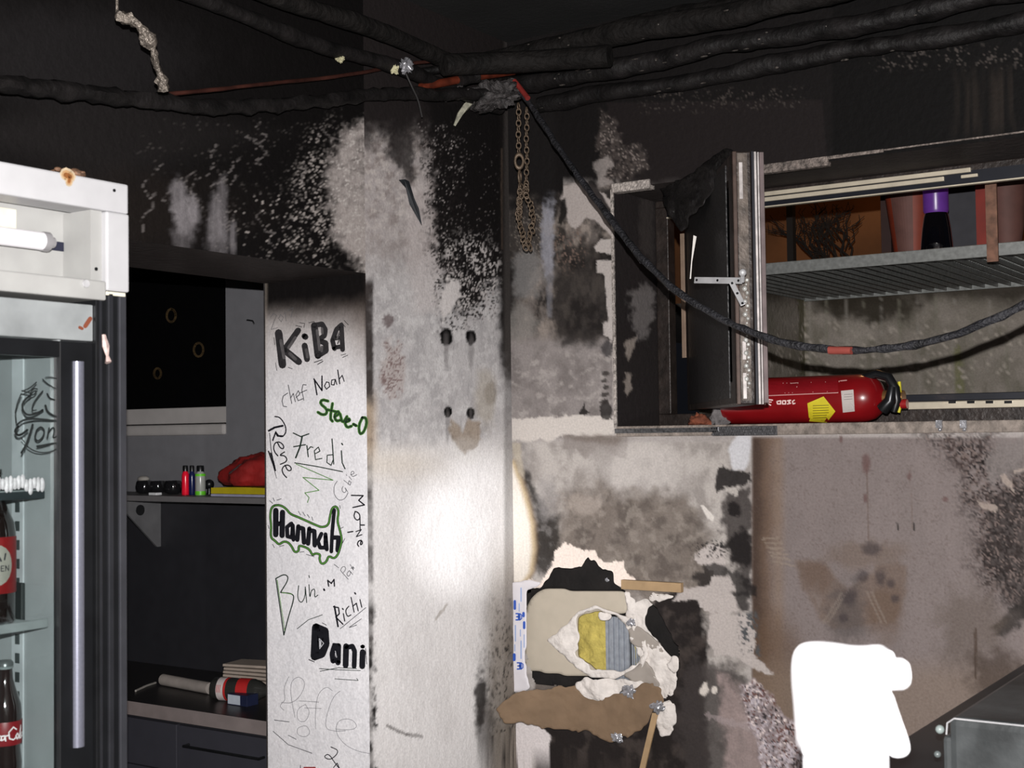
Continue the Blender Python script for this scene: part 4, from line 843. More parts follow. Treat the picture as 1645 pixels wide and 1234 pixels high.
tag(mb.build('bare_shrub', mat('twig_dark', (24, 18, 14), .9)), 'bare dark shrub against the ochre facade outside the window', 'shrub')
p = HY(1272, 415, 2.4); tag(MB().box((p.x-.016, 2.38, ZG+.02), (p.x+.016, 2.42, ZG+1.4)).build('fence_post', mat('post_black', (20, 16, 14), .8)), 'thin dark upright post before the ochre facade outside', 'post')
zz = ZG+.022
rc = mat('terracotta_orange', (112, 42, 22), .6, var=.15); rc2 = mat('pinkish_panel', (88, 58, 52), .7)
c = HY(1466, 400, .85); cc = thing('tapered_planter', 'tall tapered orange pot standing on the grating outside the window', 'planter', (c.x, .85, zz))
MB().lathe([(.055, 0), (.058, .01), (.088, .24), (.10, .34), (.094, .34), (.05, .03)], (c.x, .85, zz)).build('pot_body', rc, cc, smooth=50)
mb = MB(); mb.add([(c.x+(.0555+.0338*k/8*1.0)*math.sin(t_)-.0, .85-(.0565+.0345*k/8)*math.cos(t_)-.003, zz+.008+.25*k/8) for k in range(9) for t_ in [-.6+.12*i for i in range(9)]], [(k*9+i, k*9+i+1, k*9+i+10, k*9+i+9) for k in range(8) for i in range(8)])
mb.build('pot_panel', rc2, cc, solid=.001)
p = HY(1425, 400, 1.05); tag(MB().box((p.x-.014, 1.03, zz), (p.x+.022, 1.07, zz+.4)).build('upright_post', mat('dark_red_post', (40, 18, 14), .7)), 'narrow dark brown upright left of the orange pot outside', 'post')
c = HY(1505, 397, .75); bt = thing('vase', 'glossy black vase with a faintly glowing purple top beside the orange pot outside', 'vase', (c.x, .75, zz))
MB().lathe([(.05, 0), (.056, .01), (.053, .06), (.048, .11), (.042, .15), (.038, .165)], (c.x, .75, zz)).build('vase_body', mat('black_gloss', (8, 8, 12), .05, spec=.9, coat=1), bt, smooth=50)
MB().lathe([(.038, .165), (.042, .175), (.042, .30), (.03, .30)], (c.x, .75, zz)).build('vase_neck', mat('purple_glow_glass', (90, 50, 130), .3, emit=(140, 50, 190), es=.03), bt, smooth=50)  # purple glow put into the neck material, though it is no lamp
p = HY(1548, 395, 1.15); tag(MB().box((p.x-.13, 1.15, zz), (p.x+.12, 1.19, zz+.45)).build('slate_panel', mat('slate_panel', (52, 52, 57), .7)), 'flat dark grey panel standing behind the black vase outside', 'panel')
p = HY(1582, 395, .95); tag(MB().box((p.x-.022, .93, zz), (p.x+.012, .97, zz+.42)).build('upright_post', mat('red_post', (120, 34, 22), .6)), 'dark red upright right of the grey panel outside', 'post')
p = HY(1598, 400, .47); tag(MB().box((p.x-.017, .440, ZG-.03), (p.x+.017, .4495, ZG+.28)).build('grate_strut', mat('rust_brown', (110, 78, 62), .6, .2, var=.4, vs=40)), 'rusty brown steel strut standing at the front edge of the grating', 'strut')
p = HY(1618, 385, .9); tag(MB().lathe([(.038, 0), (.038, .03), (.042, .031), (.056, .12), (.07, .34)], (p.x, .9, zz)).build('pot', [rc2], smooth=50), 'pinkish tapered pot at the right edge outside, behind the rusty strut', 'pot')
lamp('street_lamp_light', 'POINT', (.7, 1.9, ZG+1.6), 14, (1, .55, .22), .1)
lamp('unseen_warm_light', 'POINT', (1.9, 1.6, ZG+.9), 3, (1, .45, .3), .05)  # small warm lamp over the yard, its source unseen

# ---- window frame, sash
w1 = thing('window_1', None, None, (X0W, .3, ZB)); w1['kind'] = 'structure'
mb = MB(); yf0, yf1 = .285, .345
zfr = HY(1240, 330, yf0).z; zft = HY(1240, 312, yf0).z; zbr = HY(1550, 655, yf0).z; zbt = HY(1550, 634, yf0).z
mb.box((X0W+.002, yf0+.01, zft), (X1W, yf1, ZT)); mb.box((X0W+.002, yf0+.01, ZB), (X1W, yf1, zbr)); mb.box((X0W+.002, yf0+.01, zbr), (X0W+.05, yf1, zft)); mb.box((2.4, yf0+.01, zbr), (X1W, yf1, zft))
mb.build('window_frame', brown_al, w1, bevel=.003)
rail = mat('pale_rail', (206, 196, 176), .35, .3, var=.12)
xe = HY(1560, 290, yf0).x; xl = HY(1200, 300, yf0).x
mb = MB(); mb.box((xl, yf0-.004, zft-.004), (xe, yf0+.012, zft+.010)); mb.box((xl, yf0-.004, zft-.022), (xe-.08, yf0+.012, zft-.008)); mb.box((xe-.03, yf0-.002, zft-.020), (xe+.02, yf0+.01, zft-.010)); mb.build('guide_rail', rail, w1, bevel=.002)
MB().box((X0W+.05, yf0+.0, zfr-.004), (2.4, yf0+.02, zfr)).build('drip_rail', rail, w1)
MB().box((X0W+.05, yf0+.004, zfr), (2.4, yf0+.03, zft+.002)).build('lower_rail', mat('rail_dark', (26, 28, 36), .4, .2), w1)
xb0 = HY(1452, 645, yf0).x
mb = MB(); mb.box((xb0-.30, yf0-.006, zbr-.002), (2.4, yf0+.012, zbr+.020)); mb.build('guide_rail', rail, w1, bevel=.002)
MB().box((xb0-.30, yf0-.008, zbr+.022), (2.4, yf0+.012, zbt+.004)).build('drip_rail', mat('rail_dark', (30, 34, 44), .3, .5), w1, bevel=.002)
mb = MB()
for k in range(4): px = 1530+k*30; q = HY(px, 646, yf0-.01); mb.box((q.x-.012, yf0-.010, q.z-.004), (q.x+.010, yf0-.005, q.z+.004))
mb.build('rail_clip', dark_metal, w1)
# open sash
hp = Vector((.545, .25, 0)); ep = HY(1183, 600, -.50); ep.z = 0
dv = (ep-hp); SL = dv.length; dv.normalize(); nv = Vector((-dv.y, dv.x, 0))    # thickness direction, away from the left wall
if nv.x < 0: nv = -nv
zs0 = at(1185, 650, (ep-Vector((C0.x, C0.y, 0))).dot(Vector((FW.x, FW.y, 0)).normalized())).z
zs1 = at(1178, 240, (ep-Vector((C0.x, C0.y, 0))).dot(Vector((FW.x, FW.y, 0)).normalized())).z
SH = zs1-zs0; TH = .082
def sp(u, t, v): return hp+dv*u+nv*t+Vector((0, 0, zs0+v))
def sbox(mb, u0, u1, t0, t1, v0, v1): mb.obox(sp(u0, t0, v0), dv*(u1-u0), nv*(t1-t0), Vector((0, 0, v1-v0)))
sash = MB(); fw_ = .065
sbox(sash, 0, fw_, 0, TH*.8, 0, SH); sbox(sash, SL-fw_, SL, 0, TH*.62, 0, SH); sbox(sash, fw_, SL-fw_, 0, TH*.8, 0, fw_); sbox(sash, fw_, SL-fw_, 0, TH*.8, SH-fw_, SH)
so = sash.build('sash', brown_al, w1, bevel=.004)
mb = MB(); sbox(mb, fw_-.01, SL-fw_+.01, .02, .032, fw_-.01, SH-fw_+.01); mb.build('pane', mat('sooted_glass', (20, 20, 21), .25, var=.5, vs=6), so)
mb = MB(); sbox(mb, fw_, SL-fw_-.03, -.003, -.0, .02, SH-.02); mb.build('burnt_film', mat('burnt_film', (24, 24, 25), .45, var=.5, vs=7, bump=.4), so)
# the edge of the sash: seals, aluminium lips, lock plates
E = SL
mb = MB(); sbox(mb, E-.02, E+.004, .0, .011, 0, SH); mb.build('edge_lip', mat('edge_brown', (72, 58, 52), .35, .3, var=.3, vs=30), so, bevel=.002)
mb = MB(); sbox(mb, E+.0, E+.0015, .013, .040, .01, SH-.005); mb.build('lock_rail', mat('lock_grey', (84, 76, 70), .4, .3, var=.55, vs=26, bump=.15), so)
mb = MB(); sbox(mb, E-.012, E-.001, .052, .058, -.0, SH+.0); mb.build('seal', mat('seal_navy', (14, 15, 26), .4), so)
al = mat('bright_aluminium', (190, 184, 182), .3, .3, var=.3, vs=40)
mb = MB(); sbox(mb, E-.03, E-.004, .060, .066, -.0, SH+.0); sbox(mb, E-.03, E-.010, .070, .0745, .0, SH); mb.build('edge_lip', al, so, bevel=.001)
mb = MB(); sbox(mb, E-.03, E-.012, .076, TH+.006, .004, SH); mb.build('edge_lip', mat('pink_grey_aluminium', (112, 100, 100), .3, .3, var=.25), so, bevel=.001)
for v0, v1 in ((SH-.13, SH-.03), (.015, .085), (.12, .17)):
    mb = MB(); sbox(mb, E+.001, E+.0035, .017, .027, v0, v1); mb.build('lock_plate', al, so, bevel=.001)
mb = MB()
for k in range(26):
    v = SH*(.12+.8*k/26) ; mb.ball(sp(E+.003, .030+.004*math.sin(k*2.1), v*.55), .003+.002*(k % 3), 5)
mb.build('melted_beads', mat('melt_white', (190, 190, 186), .25, .2, var=.4, vs=60), so, smooth=50)
# stay arm
sa = thing('window_stay', 'perforated steel stay arm across the open burnt window sash', 'window stay', tuple(sp(E*.6, -.01, SH*.5)))
A = at(1115, 450, 3.62); B = at(1192, 451, 3.50); Cc = at(1175, 453, 3.51); D = at(1194, 490, 3.48)
def strap(name, a, b, wd, parent):
    d = (b-a).normalized(); up = d.cross(FW).normalized(); fwd = up.cross(d).normalized()
    mb = MB(); mb.obox(a-up*wd/2, b-a, up*wd, fwd*.0025); o = mb.build(name, steel, parent, bevel=.001)
    for t_ in (.06, .5, .93): q = a.lerp(b, t_); sgn = -1 if (fwd.dot(FW) > 0) else 1; MB().tube([q+fwd*(-.0012 if sgn < 0 else .0036), q+fwd*(-.0004 if sgn < 0 else .0028)], .0036, 8).build('rivet', black_pl, parent)
    return o
strap('stay_arm', A, B, .017, sa); strap('stay_link', Cc, D, .014, sa)
MB().ball(at(1193, 438, 3.47), .010, 8).tube([at(1193, 438, 3.47), at(1193, 452, 3.49)], .006, 8).build('pivot', steel, sa, smooth=50)
# pale inner strips by the hinge side
q = HY(1097, 480, .20); 
tag(MB().box((q.x-.007, .20, HY(1097, 575, .2).z), (q.x+.008, .206, HY(1097, 375, .2).z)).build('hinge_strip', mat('tan_strip', (134, 114, 98), .5, .2, var=.2), bevel=.001), 'tan metal strip upright at the hinge side of the burnt sash', 'metal strip')
mb = MB(); P1 = [(1108, 448), (1114, 378), (1119, 380), (1112, 420), (1110, 448)]
mb.prism([at(x, y, 3.95) for x, y in P1], FW*.003); tag(mb.build('flare_sliver', mat('white_flare', (205, 200, 195), .4)), 'white sliver standing for the bright flare beside the tan strip at the window', 'sliver')  # bright flare on the hinge-side frame, put in as a white sliver
# melted plastic hanging from the upper frame onto the sash
def mf(x, y): return .12
cu = sheet('melted_film', [(1058, 300), (1100, 285), (1165, 238), (1178, 240), (1172, 270), (1140, 310), (1110, 350), (1092, 372), (1080, 350)], lambda x, y: .10-.0042*(x-1058), mat('melted_black', (22, 20, 20), .5, var=.5, vs=12, bump=.6), amp=.02, th=.003, step=3, seed=4, rag=5)
tag(cu, 'melted black film sagging between window frame and open sash', 'film')

# ================================================================== EXTINGUISHER
er = .072; ez = ZB+.0045+er; ey = .085
x0 = HY(1180, 650, ey).x; x1 = HY(1412, 640, ey).x
ex = thing('fire_extinguisher', 'red fire extinguisher lying on its side on the window ledge', 'fire extinguisher', ((x0+x1)/2, ey, ZB))
L = x1-x0
MB().lathe([(er*.93, -.02), (er*.96, -.012), (er, .0), (er, L-.055), (er*.97, L-.035), (er*.86, L-.012), (er*.66, L+.004), (er*.35, L+.014), (.018, L+.018)], (x0, ey, ez), (1, 0, 0), 40).build('cylinder_body', red_paint, ex, smooth=50)
def ecyl(px, py, l):   # photo pixels onto the cylinder surface
    d = ray(px, py); o = C0; a_ = d.y**2+d.z**2; b_ = 2*((o.y-ey)*d.y+(o.z-ez)*d.z); R = er+.0006+.0003*l; c_ = (o.y-ey)**2+(o.z-ez)**2-R*R
    D_ = b_*b_-4*a_*c_; t_ = (-b_-math.sqrt(max(D_, 0)))/(2*a_); return o+d*t_
def epatch(name, pts, m, layer=0, step=4):
    xs = [p[0] for p in pts]; ys = [p[1] for p in pts]; mb = MB(); n = 10
    # fan of thin strips
    k = len(pts); cx_, cy_ = sum(xs)/k, sum(ys)/k
    for i in range(k):
        (ax_, ay_), (bx_, by_) = pts[i], pts[(i+1) % k]
        for r in range(4):
            for s_ in range(4):
                def q(rr, ss): ex_, ey_ = ax_+(bx_-ax_)*ss, ay_+(by_-ay_)*ss; return ecyl(cx_+(ex_-cx_)*rr, cy_+(ey_-cy_)*rr, layer)
                mb.add([q(r/4, s_/4), q((r+1)/4, s_/4), q((r+1)/4, (s_+1)/4), q(r/4, (s_+1)/4)], [(0, 1, 2, 3)])
    return mb.build(name, m, ex)
epatch('yellow_sticker', [(1297, 648), (1323, 637), (1342, 661), (1328, 679), (1300, 677)], mat('sticker_yellow', (206, 190, 40), .5, var=.15))
epatch('white_sticker', [(1351, 628), (1371, 626), (1373, 661), (1354, 663)], mat('sticker_white', (186, 178, 174), .5, var=.1))
epatch('label_panel', [(1238, 613), (1345, 607), (1347, 630), (1232, 635)], mat('label_darkred', (120, 16, 24), .4, var=.15))
lw = mat('label_print', (196, 150, 146), .5)
strokes('label_print', [(1.2, [(1229, 636), (1346, 631), (1348, 612)]), (1.2, [(1229, 636), (1232, 622)])]+[(1.0, [(x, 616+(x-1240)*-.03), (x+3, 632-(x-1240)*.03)]) for x in (1258, 1264, 1270, 1303, 1326)]+[(1.2, [(1270, 616), (1282, 615), (1280, 622)]), (1.6, [(1350, 612), (1360, 611)])], ecyl, lw, ex, 1)
strokes('label_print', [(2, [(1241, 643), (1235, 642), (1233, 648), (1238, 651)]), (1.6, [(1234, 646), (1239, 646)]), (2, [(1231, 642), (1229, 650)]), (2, [(1248, 645), (1254, 644), (1254, 649), (1249, 649), (1248, 645)]), (2, [(1257, 644), (1262, 644), (1262, 649), (1257, 649), (1257, 644)]), (2, [(1265, 644), (1270, 643), (1267, 646), (1270, 648), (1265, 649)]), (2, [(1276, 643), (1273, 645), (1274, 649), (1277, 648)])], ecyl, mat('label_print2', (220, 190, 186), .5), ex, 1)
strokes('sticker_text', [(1, [(1306, y), (1328+(3 if y < 665 else 0), y-1)]) for y in (652, 656, 660, 664, 668, 672)], ecyl, mat('sticker_ink', (90, 84, 20), .6), ex, 1)
strokes('sticker_text', [(.8, [(1356, y), (1369, y-1)]) for y in (634, 638, 642)], ecyl, mat('sticker_grey', (120, 116, 114), .6), ex, 1)
MB().lathe([(.022, L+.012), (.022, L+.03), (.016, L+.032), (.016, L+.06), (.02, L+.062), (.02, L+.075)], (x0, ey, ez), (1, 0, 0), 20).build('valve', mat('brass', (176, 132, 84), .3, .8), ex, smooth=40)
mb = MB(); hx = x0+L-.02
mb.tube([(hx-.02, ey-.015, ez+er*.82), (hx+.02, ey-.015, ez+er*.98), (hx+.055, ey-.015, ez+er*.82), (hx+.075, ey-.02, ez+er*.35), (hx+.08, ey-.02, ez-.01), (hx+.07, ey-.02, ez-er*.6)], [.012, .014, .014, .015, .014, .010], 10)
mb.build('hose', black_pl, ex, smooth=60)
mb = MB(); mb.tube([(hx+.04, ey-.03, ez-.035), (hx+.065, ey-.035, ez-.01), (hx+.07, ey-.03, ez+.03)], [.02, .018, .012], 10); mb.build('trigger_lever', dark_metal, ex, smooth=60)
xx = hx+.085; MB().tube([(xx, ey-.01, ez+.045), (xx+.002, ey-.012, ez+.02), (xx, ey-.01, ez-.03), (xx-.004, ey-.01, ez-.045)], .005, 8).build('safety_seal', mat('seal_yellow', (190, 180, 40), .5), ex, smooth=60)
MB().tube([(xx+.004, ey-.01, ez-.02), (xx+.022, ey-.01, ez-.02)], .014, 14).build('hose_knob', mat('knob_red', (140, 24, 26), .4), ex, smooth=60)
# debris on the ledge
lump_m = mat('charred_brick', (120, 66, 46), .85, var=.5, vs=40, bump=.6)
c = HY(1124, 681, .07); o = lump('brick_piece', (c.x, .07, ZB+.016), .035, .03, .022, lump_m, 9, .5, 7, n=12); tag(o, 'brown broken brick piece on the window ledge under the sash', 'brick piece')
c = HY(1168, 672, .06); o = lump('plaster_lump', (c.x-.018, .05, ZB+.026), .026, .025, .040, mat('ash_grey', (104, 100, 100), .85, var=.4, vs=40, bump=.8), 12, .6, 7, n=14); tag(o, 'ash-grey plaster lump on the ledge at the extinguisher base', 'plaster lump')
for px in (1510, 1549):
    c = HY(px, 690, -.008); o = MB().box((c.x-.010, -.016, c.z+.004), (c.x+.008, -.007, c.z+.026)).ball((c.x+.002, -.014, c.z-.0), .006, 6).build('metal_clip', foil, smooth=40)
    tag(o, 'small shiny metal clip on the ledge edge, '+('left' if px == 1510 else 'right')+' one of the pair', 'clip', 'clips on the ledge edge')
# ================================================================== BROKEN WALL
hollow = mat('wall_cavity', (26, 23, 22), .9, var=.4, vs=12, bump=.4)
a = HY(815, 860, .12); b = HY(1130, 1234, .12)
mb = MB(); mb.box((.004, .10, EYE-1.2), (.85, .12, EYE-.2)); struct(mb.build('trim_8', hollow))
# beige backing board
tag(sheet('gypsum_board', [(843, 1076), (844, 985), (852, 962), (872, 946), (925, 949), (1004, 950), (1008, 960), (1004, 1000), (1020, 1040), (960, 1088), (900, 1084)], .022, beige, amp=.001, th=.011, step=4, rag=1, holes=[[(925, 990), (962, 982), (1030, 990), (1030, 1070), (960, 1078), (928, 1056)]]), 'beige plasterboard panel behind the broken hole in the wall', 'plasterboard')
tag(sheet('insulation_wool', [(915, 975), (974, 972), (974, 1090), (920, 1080)], .062, wool, amp=.014, th=.02, step=4, seed=2, freq=26), 'yellow mineral wool showing through the diamond-shaped tear', 'insulation')
tag(sheet('insulation_wool', [(1020, 1025), (1055, 1025), (1060, 1075), (1018, 1070)], .06, wool, amp=.02, th=.02, step=4, seed=6, freq=22), 'small patch of yellow wool right of the metal stud', 'insulation')
# steel stud with flutes
st = thing('metal_stud', 'fluted galvanised steel stud inside the torn wall opening', 'metal stud', tuple(HY(1000, 1100, .05)))
xa, xb, xc = HY(973, 1030, .045).x, HY(1010, 1030, .045).x, HY(1028, 1030, .06).x
mb = MB(); n = 9
for i in range(n):
    u0 = xa+(xb-xa)*i/n; u1 = xa+(xb-xa)*(i+1)/n; d = .044+(.006 if i % 2 else 0)
    mb.box((u0, d, EYE-1.15), (u1, d+.012, EYE-.605))
studm = mat('stud_zinc', (150, 155, 163), .35, .25, var=.15, vs=60)
mb.build('stud_face', studm, st, bevel=.0008)
mb = MB()
for i in range(4): u = xb+(xc-xb)*i/4; mb.box((u+.001, .06, EYE-1.15), (u+(xc-xb)/4-.002, .07, EYE-.62))
mb.build('stud_flange', studm, st, bevel=.0008)
# white torn rim round the diamond, tilted boards
dia_in = [(926, 990), (945, 982), (962, 978), (972, 985), (990, 990), (1002, 1000), (1018, 1020), (1032, 1050), (1022, 1068), (1000, 1078), (975, 1078), (950, 1074), (926, 1052), (930, 1040), (925, 1035), (932, 1025), (924, 1005)]
tag(sheet('torn_gypsum', [(878, 1028), (895, 1015), (930, 982), (958, 972), (975, 980), (990, 986), (1010, 990), (1030, 1012), (1042, 1052), (1028, 1078), (985, 1092), (950, 1088), (925, 1072)], lambda x, y: .012-.0001*(x-878), paper_w, amp=.008, th=.003, step=3, seed=11, rag=4, holes=[dia_in]), 'white torn plaster rim framing the yellow wool and stud', 'plaster')
tag(sheet('torn_gypsum', [(1004, 949), (1088, 958), (1062, 966), (1040, 978), (1036, 1004), (1046, 1020), (1062, 1036), (1086, 1062), (1088, 1090), (1080, 1130), (1066, 1150), (1052, 1120), (1046, 1100), (1030, 1060), (1012, 1020), (1002, 1000), (1008, 975)], lambda x, y: .002, paper_w, amp=.012, th=.003, step=2.5, seed=15, rag=3), 'long white torn plaster sheet curving down the right of the hole', 'plaster')
tag(sheet('torn_gypsum', [(924, 1100), (938, 1090), (985, 1092), (1030, 1092), (1042, 1100), (1000, 1112), (978, 1122), (945, 1130), (926, 1118)], lambda x, y: -.012, paper_w, amp=.014, th=.003, step=2.5, seed=19, rag=4), 'white torn plaster flap hanging under the diamond-shaped tear', 'plaster')
tag(sheet('torn_gypsum', [(1060, 1130), (1080, 1128), (1088, 1160), (1078, 1182), (1062, 1186), (1054, 1165)], lambda x, y: -.006, paper_w, amp=.014, th=.004, step=3, seed=23, rag=4), 'small white plaster chunk at the lower right corner of the hole', 'plaster')
tag(sheet('torn_gypsum', [(962, 982), (978, 984), (984, 992), (976, 998), (964, 994)], .002, paper_w, amp=.01, th=.004, step=3, seed=29, rag=2), 'tiny white plaster crumb at the top of the yellow wool', 'plaster')
tag(sheet('torn_gypsum', [(1082, 1050), (1092, 1054), (1090, 1078), (1082, 1082), (1070, 1066), (1078, 1064)], -.004, paper_w, amp=.008, th=.003, step=3, seed=30, rag=2), 'pointed white plaster tip right of the stud', 'plaster')
bh = mat('board_grey', (150, 142, 134), .85, var=.1)
tag(sheet('board_fragment', [(1008, 1012), (1022, 1004), (1060, 1034), (1068, 1050), (1046, 1042), (1030, 1040), (1014, 1034)], -.004, bh, amp=.006, th=.004, step=3, seed=31, rag=2), 'grey-beige board fragment crossing the stud at its upper right', 'board fragment')
tag(sheet('board_fragment', [(1002, 1084), (1036, 1062), (1046, 1072), (1060, 1100), (1050, 1112), (1018, 1100)], -.006, bh, amp=.006, th=.004, step=3, seed=37, rag=2), 'grey-beige board fragment below the stud, above the foil', 'board fragment')
# small timber strips
tag(MB().box((HY(1000, 940, -.012).x, -.022, HY(1040, 949, -.02).z), (HY(1096, 940, -.012).x, -.004, HY(1040, 934, -.02).z)).build('wooden_batten', wood, bevel=.001), 'short tan wooden batten at the top right of the hole', 'batten')
A0, B0 = HY(1052, 1146, -.02), HY(1028, 1250, -.02)
d = (B0-A0); s_ = Vector((.020, 0, 0))
mb = MB(); mb.obox(A0-s_*.5, d, s_, (0, .008, 0)); tag(mb.build('wooden_splinter', wood, bevel=.001), 'long tan splinter pointing down below the foil scraps', 'splinter')
# brown paper flap
tag(sheet('paper_flap', [(793, 1142), (808, 1125), (840, 1112), (880, 1108), (925, 1100), (935, 1122), (960, 1126), (1000, 1112), (1036, 1100), (1062, 1104), (1064, 1128), (1046, 1140), (1044, 1158), (1036, 1170), (1018, 1176), (1010, 1186), (990, 1180), (984, 1192), (966, 1190), (945, 1174), (912, 1174), (870, 1172), (840, 1160), (812, 1162)], lambda x, y: -.030-.10*max(0, (930-x)/135)**1.3, kraft, amp=.008, th=.0015, step=3, seed=41, rag=6, freq=9), 'big torn flap of brown paper hanging out of the broken wall', 'paper')
# printed edge strip
ts = sheet('edge_tape', [(822, 936), (850, 932), (872, 936), (862, 944), (846, 948), (846, 985), (844, 1060), (846, 1085), (852, 1104), (842, 1112), (822, 1112)], -.006, mat('tape_white', (214, 210, 214), .6, var=.04), amp=.002, th=.002, step=3, seed=47, rag=1)
tag(ts, 'white edge strip with small blue print beside the hole', 'edge strip')
blu = mat('print_blue', (52, 88, 178), .5, var=.05); blp = mat('print_pale_blue', (150, 168, 206), .5, var=.05)
tm = lambda u, v, l: HY(u, v, -.012-.0004*l)
def b3(x, y, w_=2.2): return [(w_, [(x, y), (x+4, y), (x+4, y+5), (x+1, y+5)]), (w_, [(x+4, y+5), (x+4, y+10), (x, y+10)]), (w_, [(x+6, y), (x+6, y+10)]), (1.6, [(x+6, y), (x+9, y+2), (x+9, y+8), (x+6, y+10)])]
for it_ in (b3(829, 986), b3(831, 1065), [(4, [(827, 966), (827, 978)])], [(4, [(842, 1000), (842, 1009)])], [(5, [(826, 1052), (826, 1060)])], [(4, [(841, 985), (841, 990)])]): strokes('tape_print', it_, tm, blu, ts)
for it_ in ((2, [(837, 945), (837, 966)]), (1.6, [(834, 970), (834, 982)]), (2, [(828, 1005), (828, 1030)]), (1.6, [(836, 1012), (836, 1022)]), (2, [(837, 1030), (837, 1058)]), (1.6, [(827, 1036), (827, 1046)]), (1.6, [(842, 1020), (842, 1040)])): strokes('tape_print', [it_], tm, blp, ts)
# foil scraps
for i, (x, y, r, lb) in enumerate(((1014, 1000, .013, 'small crumpled foil scrap at the top end of the stud'), (1010, 1110, .021, 'crumpled foil scrap under the diamond tear, on the brown paper'), (1058, 1136, .019, 'crumpled foil scrap at the lower right of the hole'), (992, 1186, .017, 'dull crumpled foil at the lower edge of the brown paper'), (975, 932, .006, 'tiny shiny nail head in the black upper part of the hole'))):
    c = HY(x, y, -.03 if i < 4 else .06); o = lump('foil_scrap' if i < 4 else 'nail_head', c, r, r*.45, r*.85, foil, 50+i, .7, 5, False, 22); tag(o, lb, 'foil' if i < 4 else 'nail')

# small flakes on walls
m_fl = mat('charred_flake', (32, 36, 40), .6, var=.3)
pf = [HX(640, 289, .012), HX(650, 288, .02), HX(656, 292, .02), HX(664, 318, .03), HX(672, 335, .03), HX(677, 362, .02), HX(669, 345, .012), HX(658, 328, .01), HX(652, 302, .004)]
mb = MB(); mb.prism(pf, (.003, 0, 0)); tag(mb.build('charred_flake', m_fl, bevel=.001), 'long black charred flake peeling off the grey wall left of the corner', 'flake')
mb = MB(); mb.tube([at(758, 163, 4.35), at(748, 172, 4.33), at(738, 184, 4.32), at(730, 202, 4.32)], [.010, .012, .009, .004], 7, lump=.5, lf=40)
tag(mb.build('pale_peeling', mat('pale_peel', (150, 148, 132), .8, var=.4, vs=60), smooth=40), 'pale peeling strip hanging below the pipes left of the corner', 'peeling')

# ================================================================== PIPES, CABLES, CHAIN
def pl(pts, it=2): return [Vector(p) for p in smoothen([tuple(p) for p in pts], it)]
def dense(P, st=.02):
    out = []
    for a, b in zip(P[:-1], P[1:]):
        k = max(1, int((b-a).length/st)); out += [a.lerp(b, i/k) for i in range(k)]
    return out+[P[-1]]
char = mat('charred_lagging', (19, 17, 17), .6, spec=.3, var=.8, vs=16, bump=.6, bs=45)
char2 = mat('charred_lagging_brown', (21, 19, 18), .75, spec=.2, var=.6, vs=16, bump=1, bs=50)
pipes = [
 ('insulated_pipe', 'lowest lumpy charred pipe running along the wall above the window', .16, 2.5, -.048, 1.105, .027, .38, char),
 ('insulated_pipe', 'middle charred pipe above the window, second from below', .10, 2.5, -.108, 1.168, .031, .32, char),
 ('insulated_pipe', 'upper thick sooty pipe just under the ceiling above the window', -.10, 2.5, -.17, 1.25, .038, .25, char2),
 ('insulated_pipe', 'top sooty pipe closest to the ceiling above the window', .5, 2.5, -.06, 1.295, .040, .2, char2)]
for i, (nm, lb, xa, xb, y, z, r, lm, m_) in enumerate(pipes):
    P = [Vector((xa+(xb-xa)*k/110, y+.004*math.sin(k*.3+i), EYE+z+.006*math.sin(k*.17+i*2))) for k in range(111)]
    tag(MB().tube(P, r, 16, lump=lm, seed=i*7, lf=7).build(nm, m_, smooth=70), lb, 'pipe', 'charred pipes along the window wall')
pipes2 = [('lower charred pipe running along the left wall toward the corner', .07, 1.10, .022, .25, char), ('upper charred pipe along the left wall, nearer the ceiling', .10, 1.175, .026, .15, char2)]
for i, (lb, x, z, r, lm, m_) in enumerate(pipes2):
    P = [Vector((x, -2.6+(2.45)*k/90, EYE+z+.008*math.sin(k*.2+i))) for k in range(91)]
    tag(MB().tube(P, r, 12, lump=lm, seed=30+i*7, lf=8).build('insulated_pipe', m_, smooth=70), lb, 'pipe', 'charred pipes along the left wall')
def stube(name, px_pts, r, m_, lb, cat, lump=.3, n=10, grp=None, seed=0, lf=16):
    P = dense(pl([at(x, y, d) for x, y, d in px_pts], 2)); o = MB().tube(P, r, n, lump=lump, seed=seed, lf=lf).build(name, m_, smooth=70); return tag(o, lb, cat, grp)
stube('sagging_cable_bundle', [(-40, 128, 2.75), (60, 142, 2.91), (160, 153, 3.06), (260, 164, 3.22), (340, 174, 3.36), (440, 170, 3.57), (540, 158, 3.80), (620, 150, 4.0), (700, 152, 4.16), (800, 150, 4.34)], .019, char, 'charred cable bundle sagging across the black left wall', 'cable', .55, seed=3, lf=20)
stube('copper_pipe', [(255, 152, 3.22), (330, 146, 3.35), (430, 134, 3.57), (520, 126, 3.78), (600, 114, 3.98), (640, 104, 4.08), (716, 96, 4.2)], .0055, mat('copper_dull', (60, 32, 26), .5, .2, var=.6, vs=14), 'thin sooty copper pipe above the sagging cable bundle', 'pipe', .2)
stube('copper_pipe', [(676, 140, 4.12), (730, 129, 4.2), (780, 121, 4.28), (826, 114, 4.33)], .013, copper, 'bare orange copper pipe section at the corner', 'pipe', .08)
stube('lagging_sleeve', [(712, 104, 4.12), (740, 103, 4.15), (790, 102, 4.2), (860, 98, 4.2), (980, 90, 4.1)], .034, char2, 'dark pipe sleeve with an open end above the corner', 'pipe sleeve', .06)
stube('lagging_sleeve', [(738, 129, 4.2), (752, 126, 4.23), (768, 123, 4.25)], .019, char, 'charred sleeve between the two bare orange copper sections at the corner', 'pipe sleeve', .4)
stube('lagging_sleeve', [(672, 116, 4.2), (700, 112, 4.22), (730, 108, 4.24)], .012, char, 'short charred sleeve end left of the open pipe sleeve', 'pipe sleeve', .3)
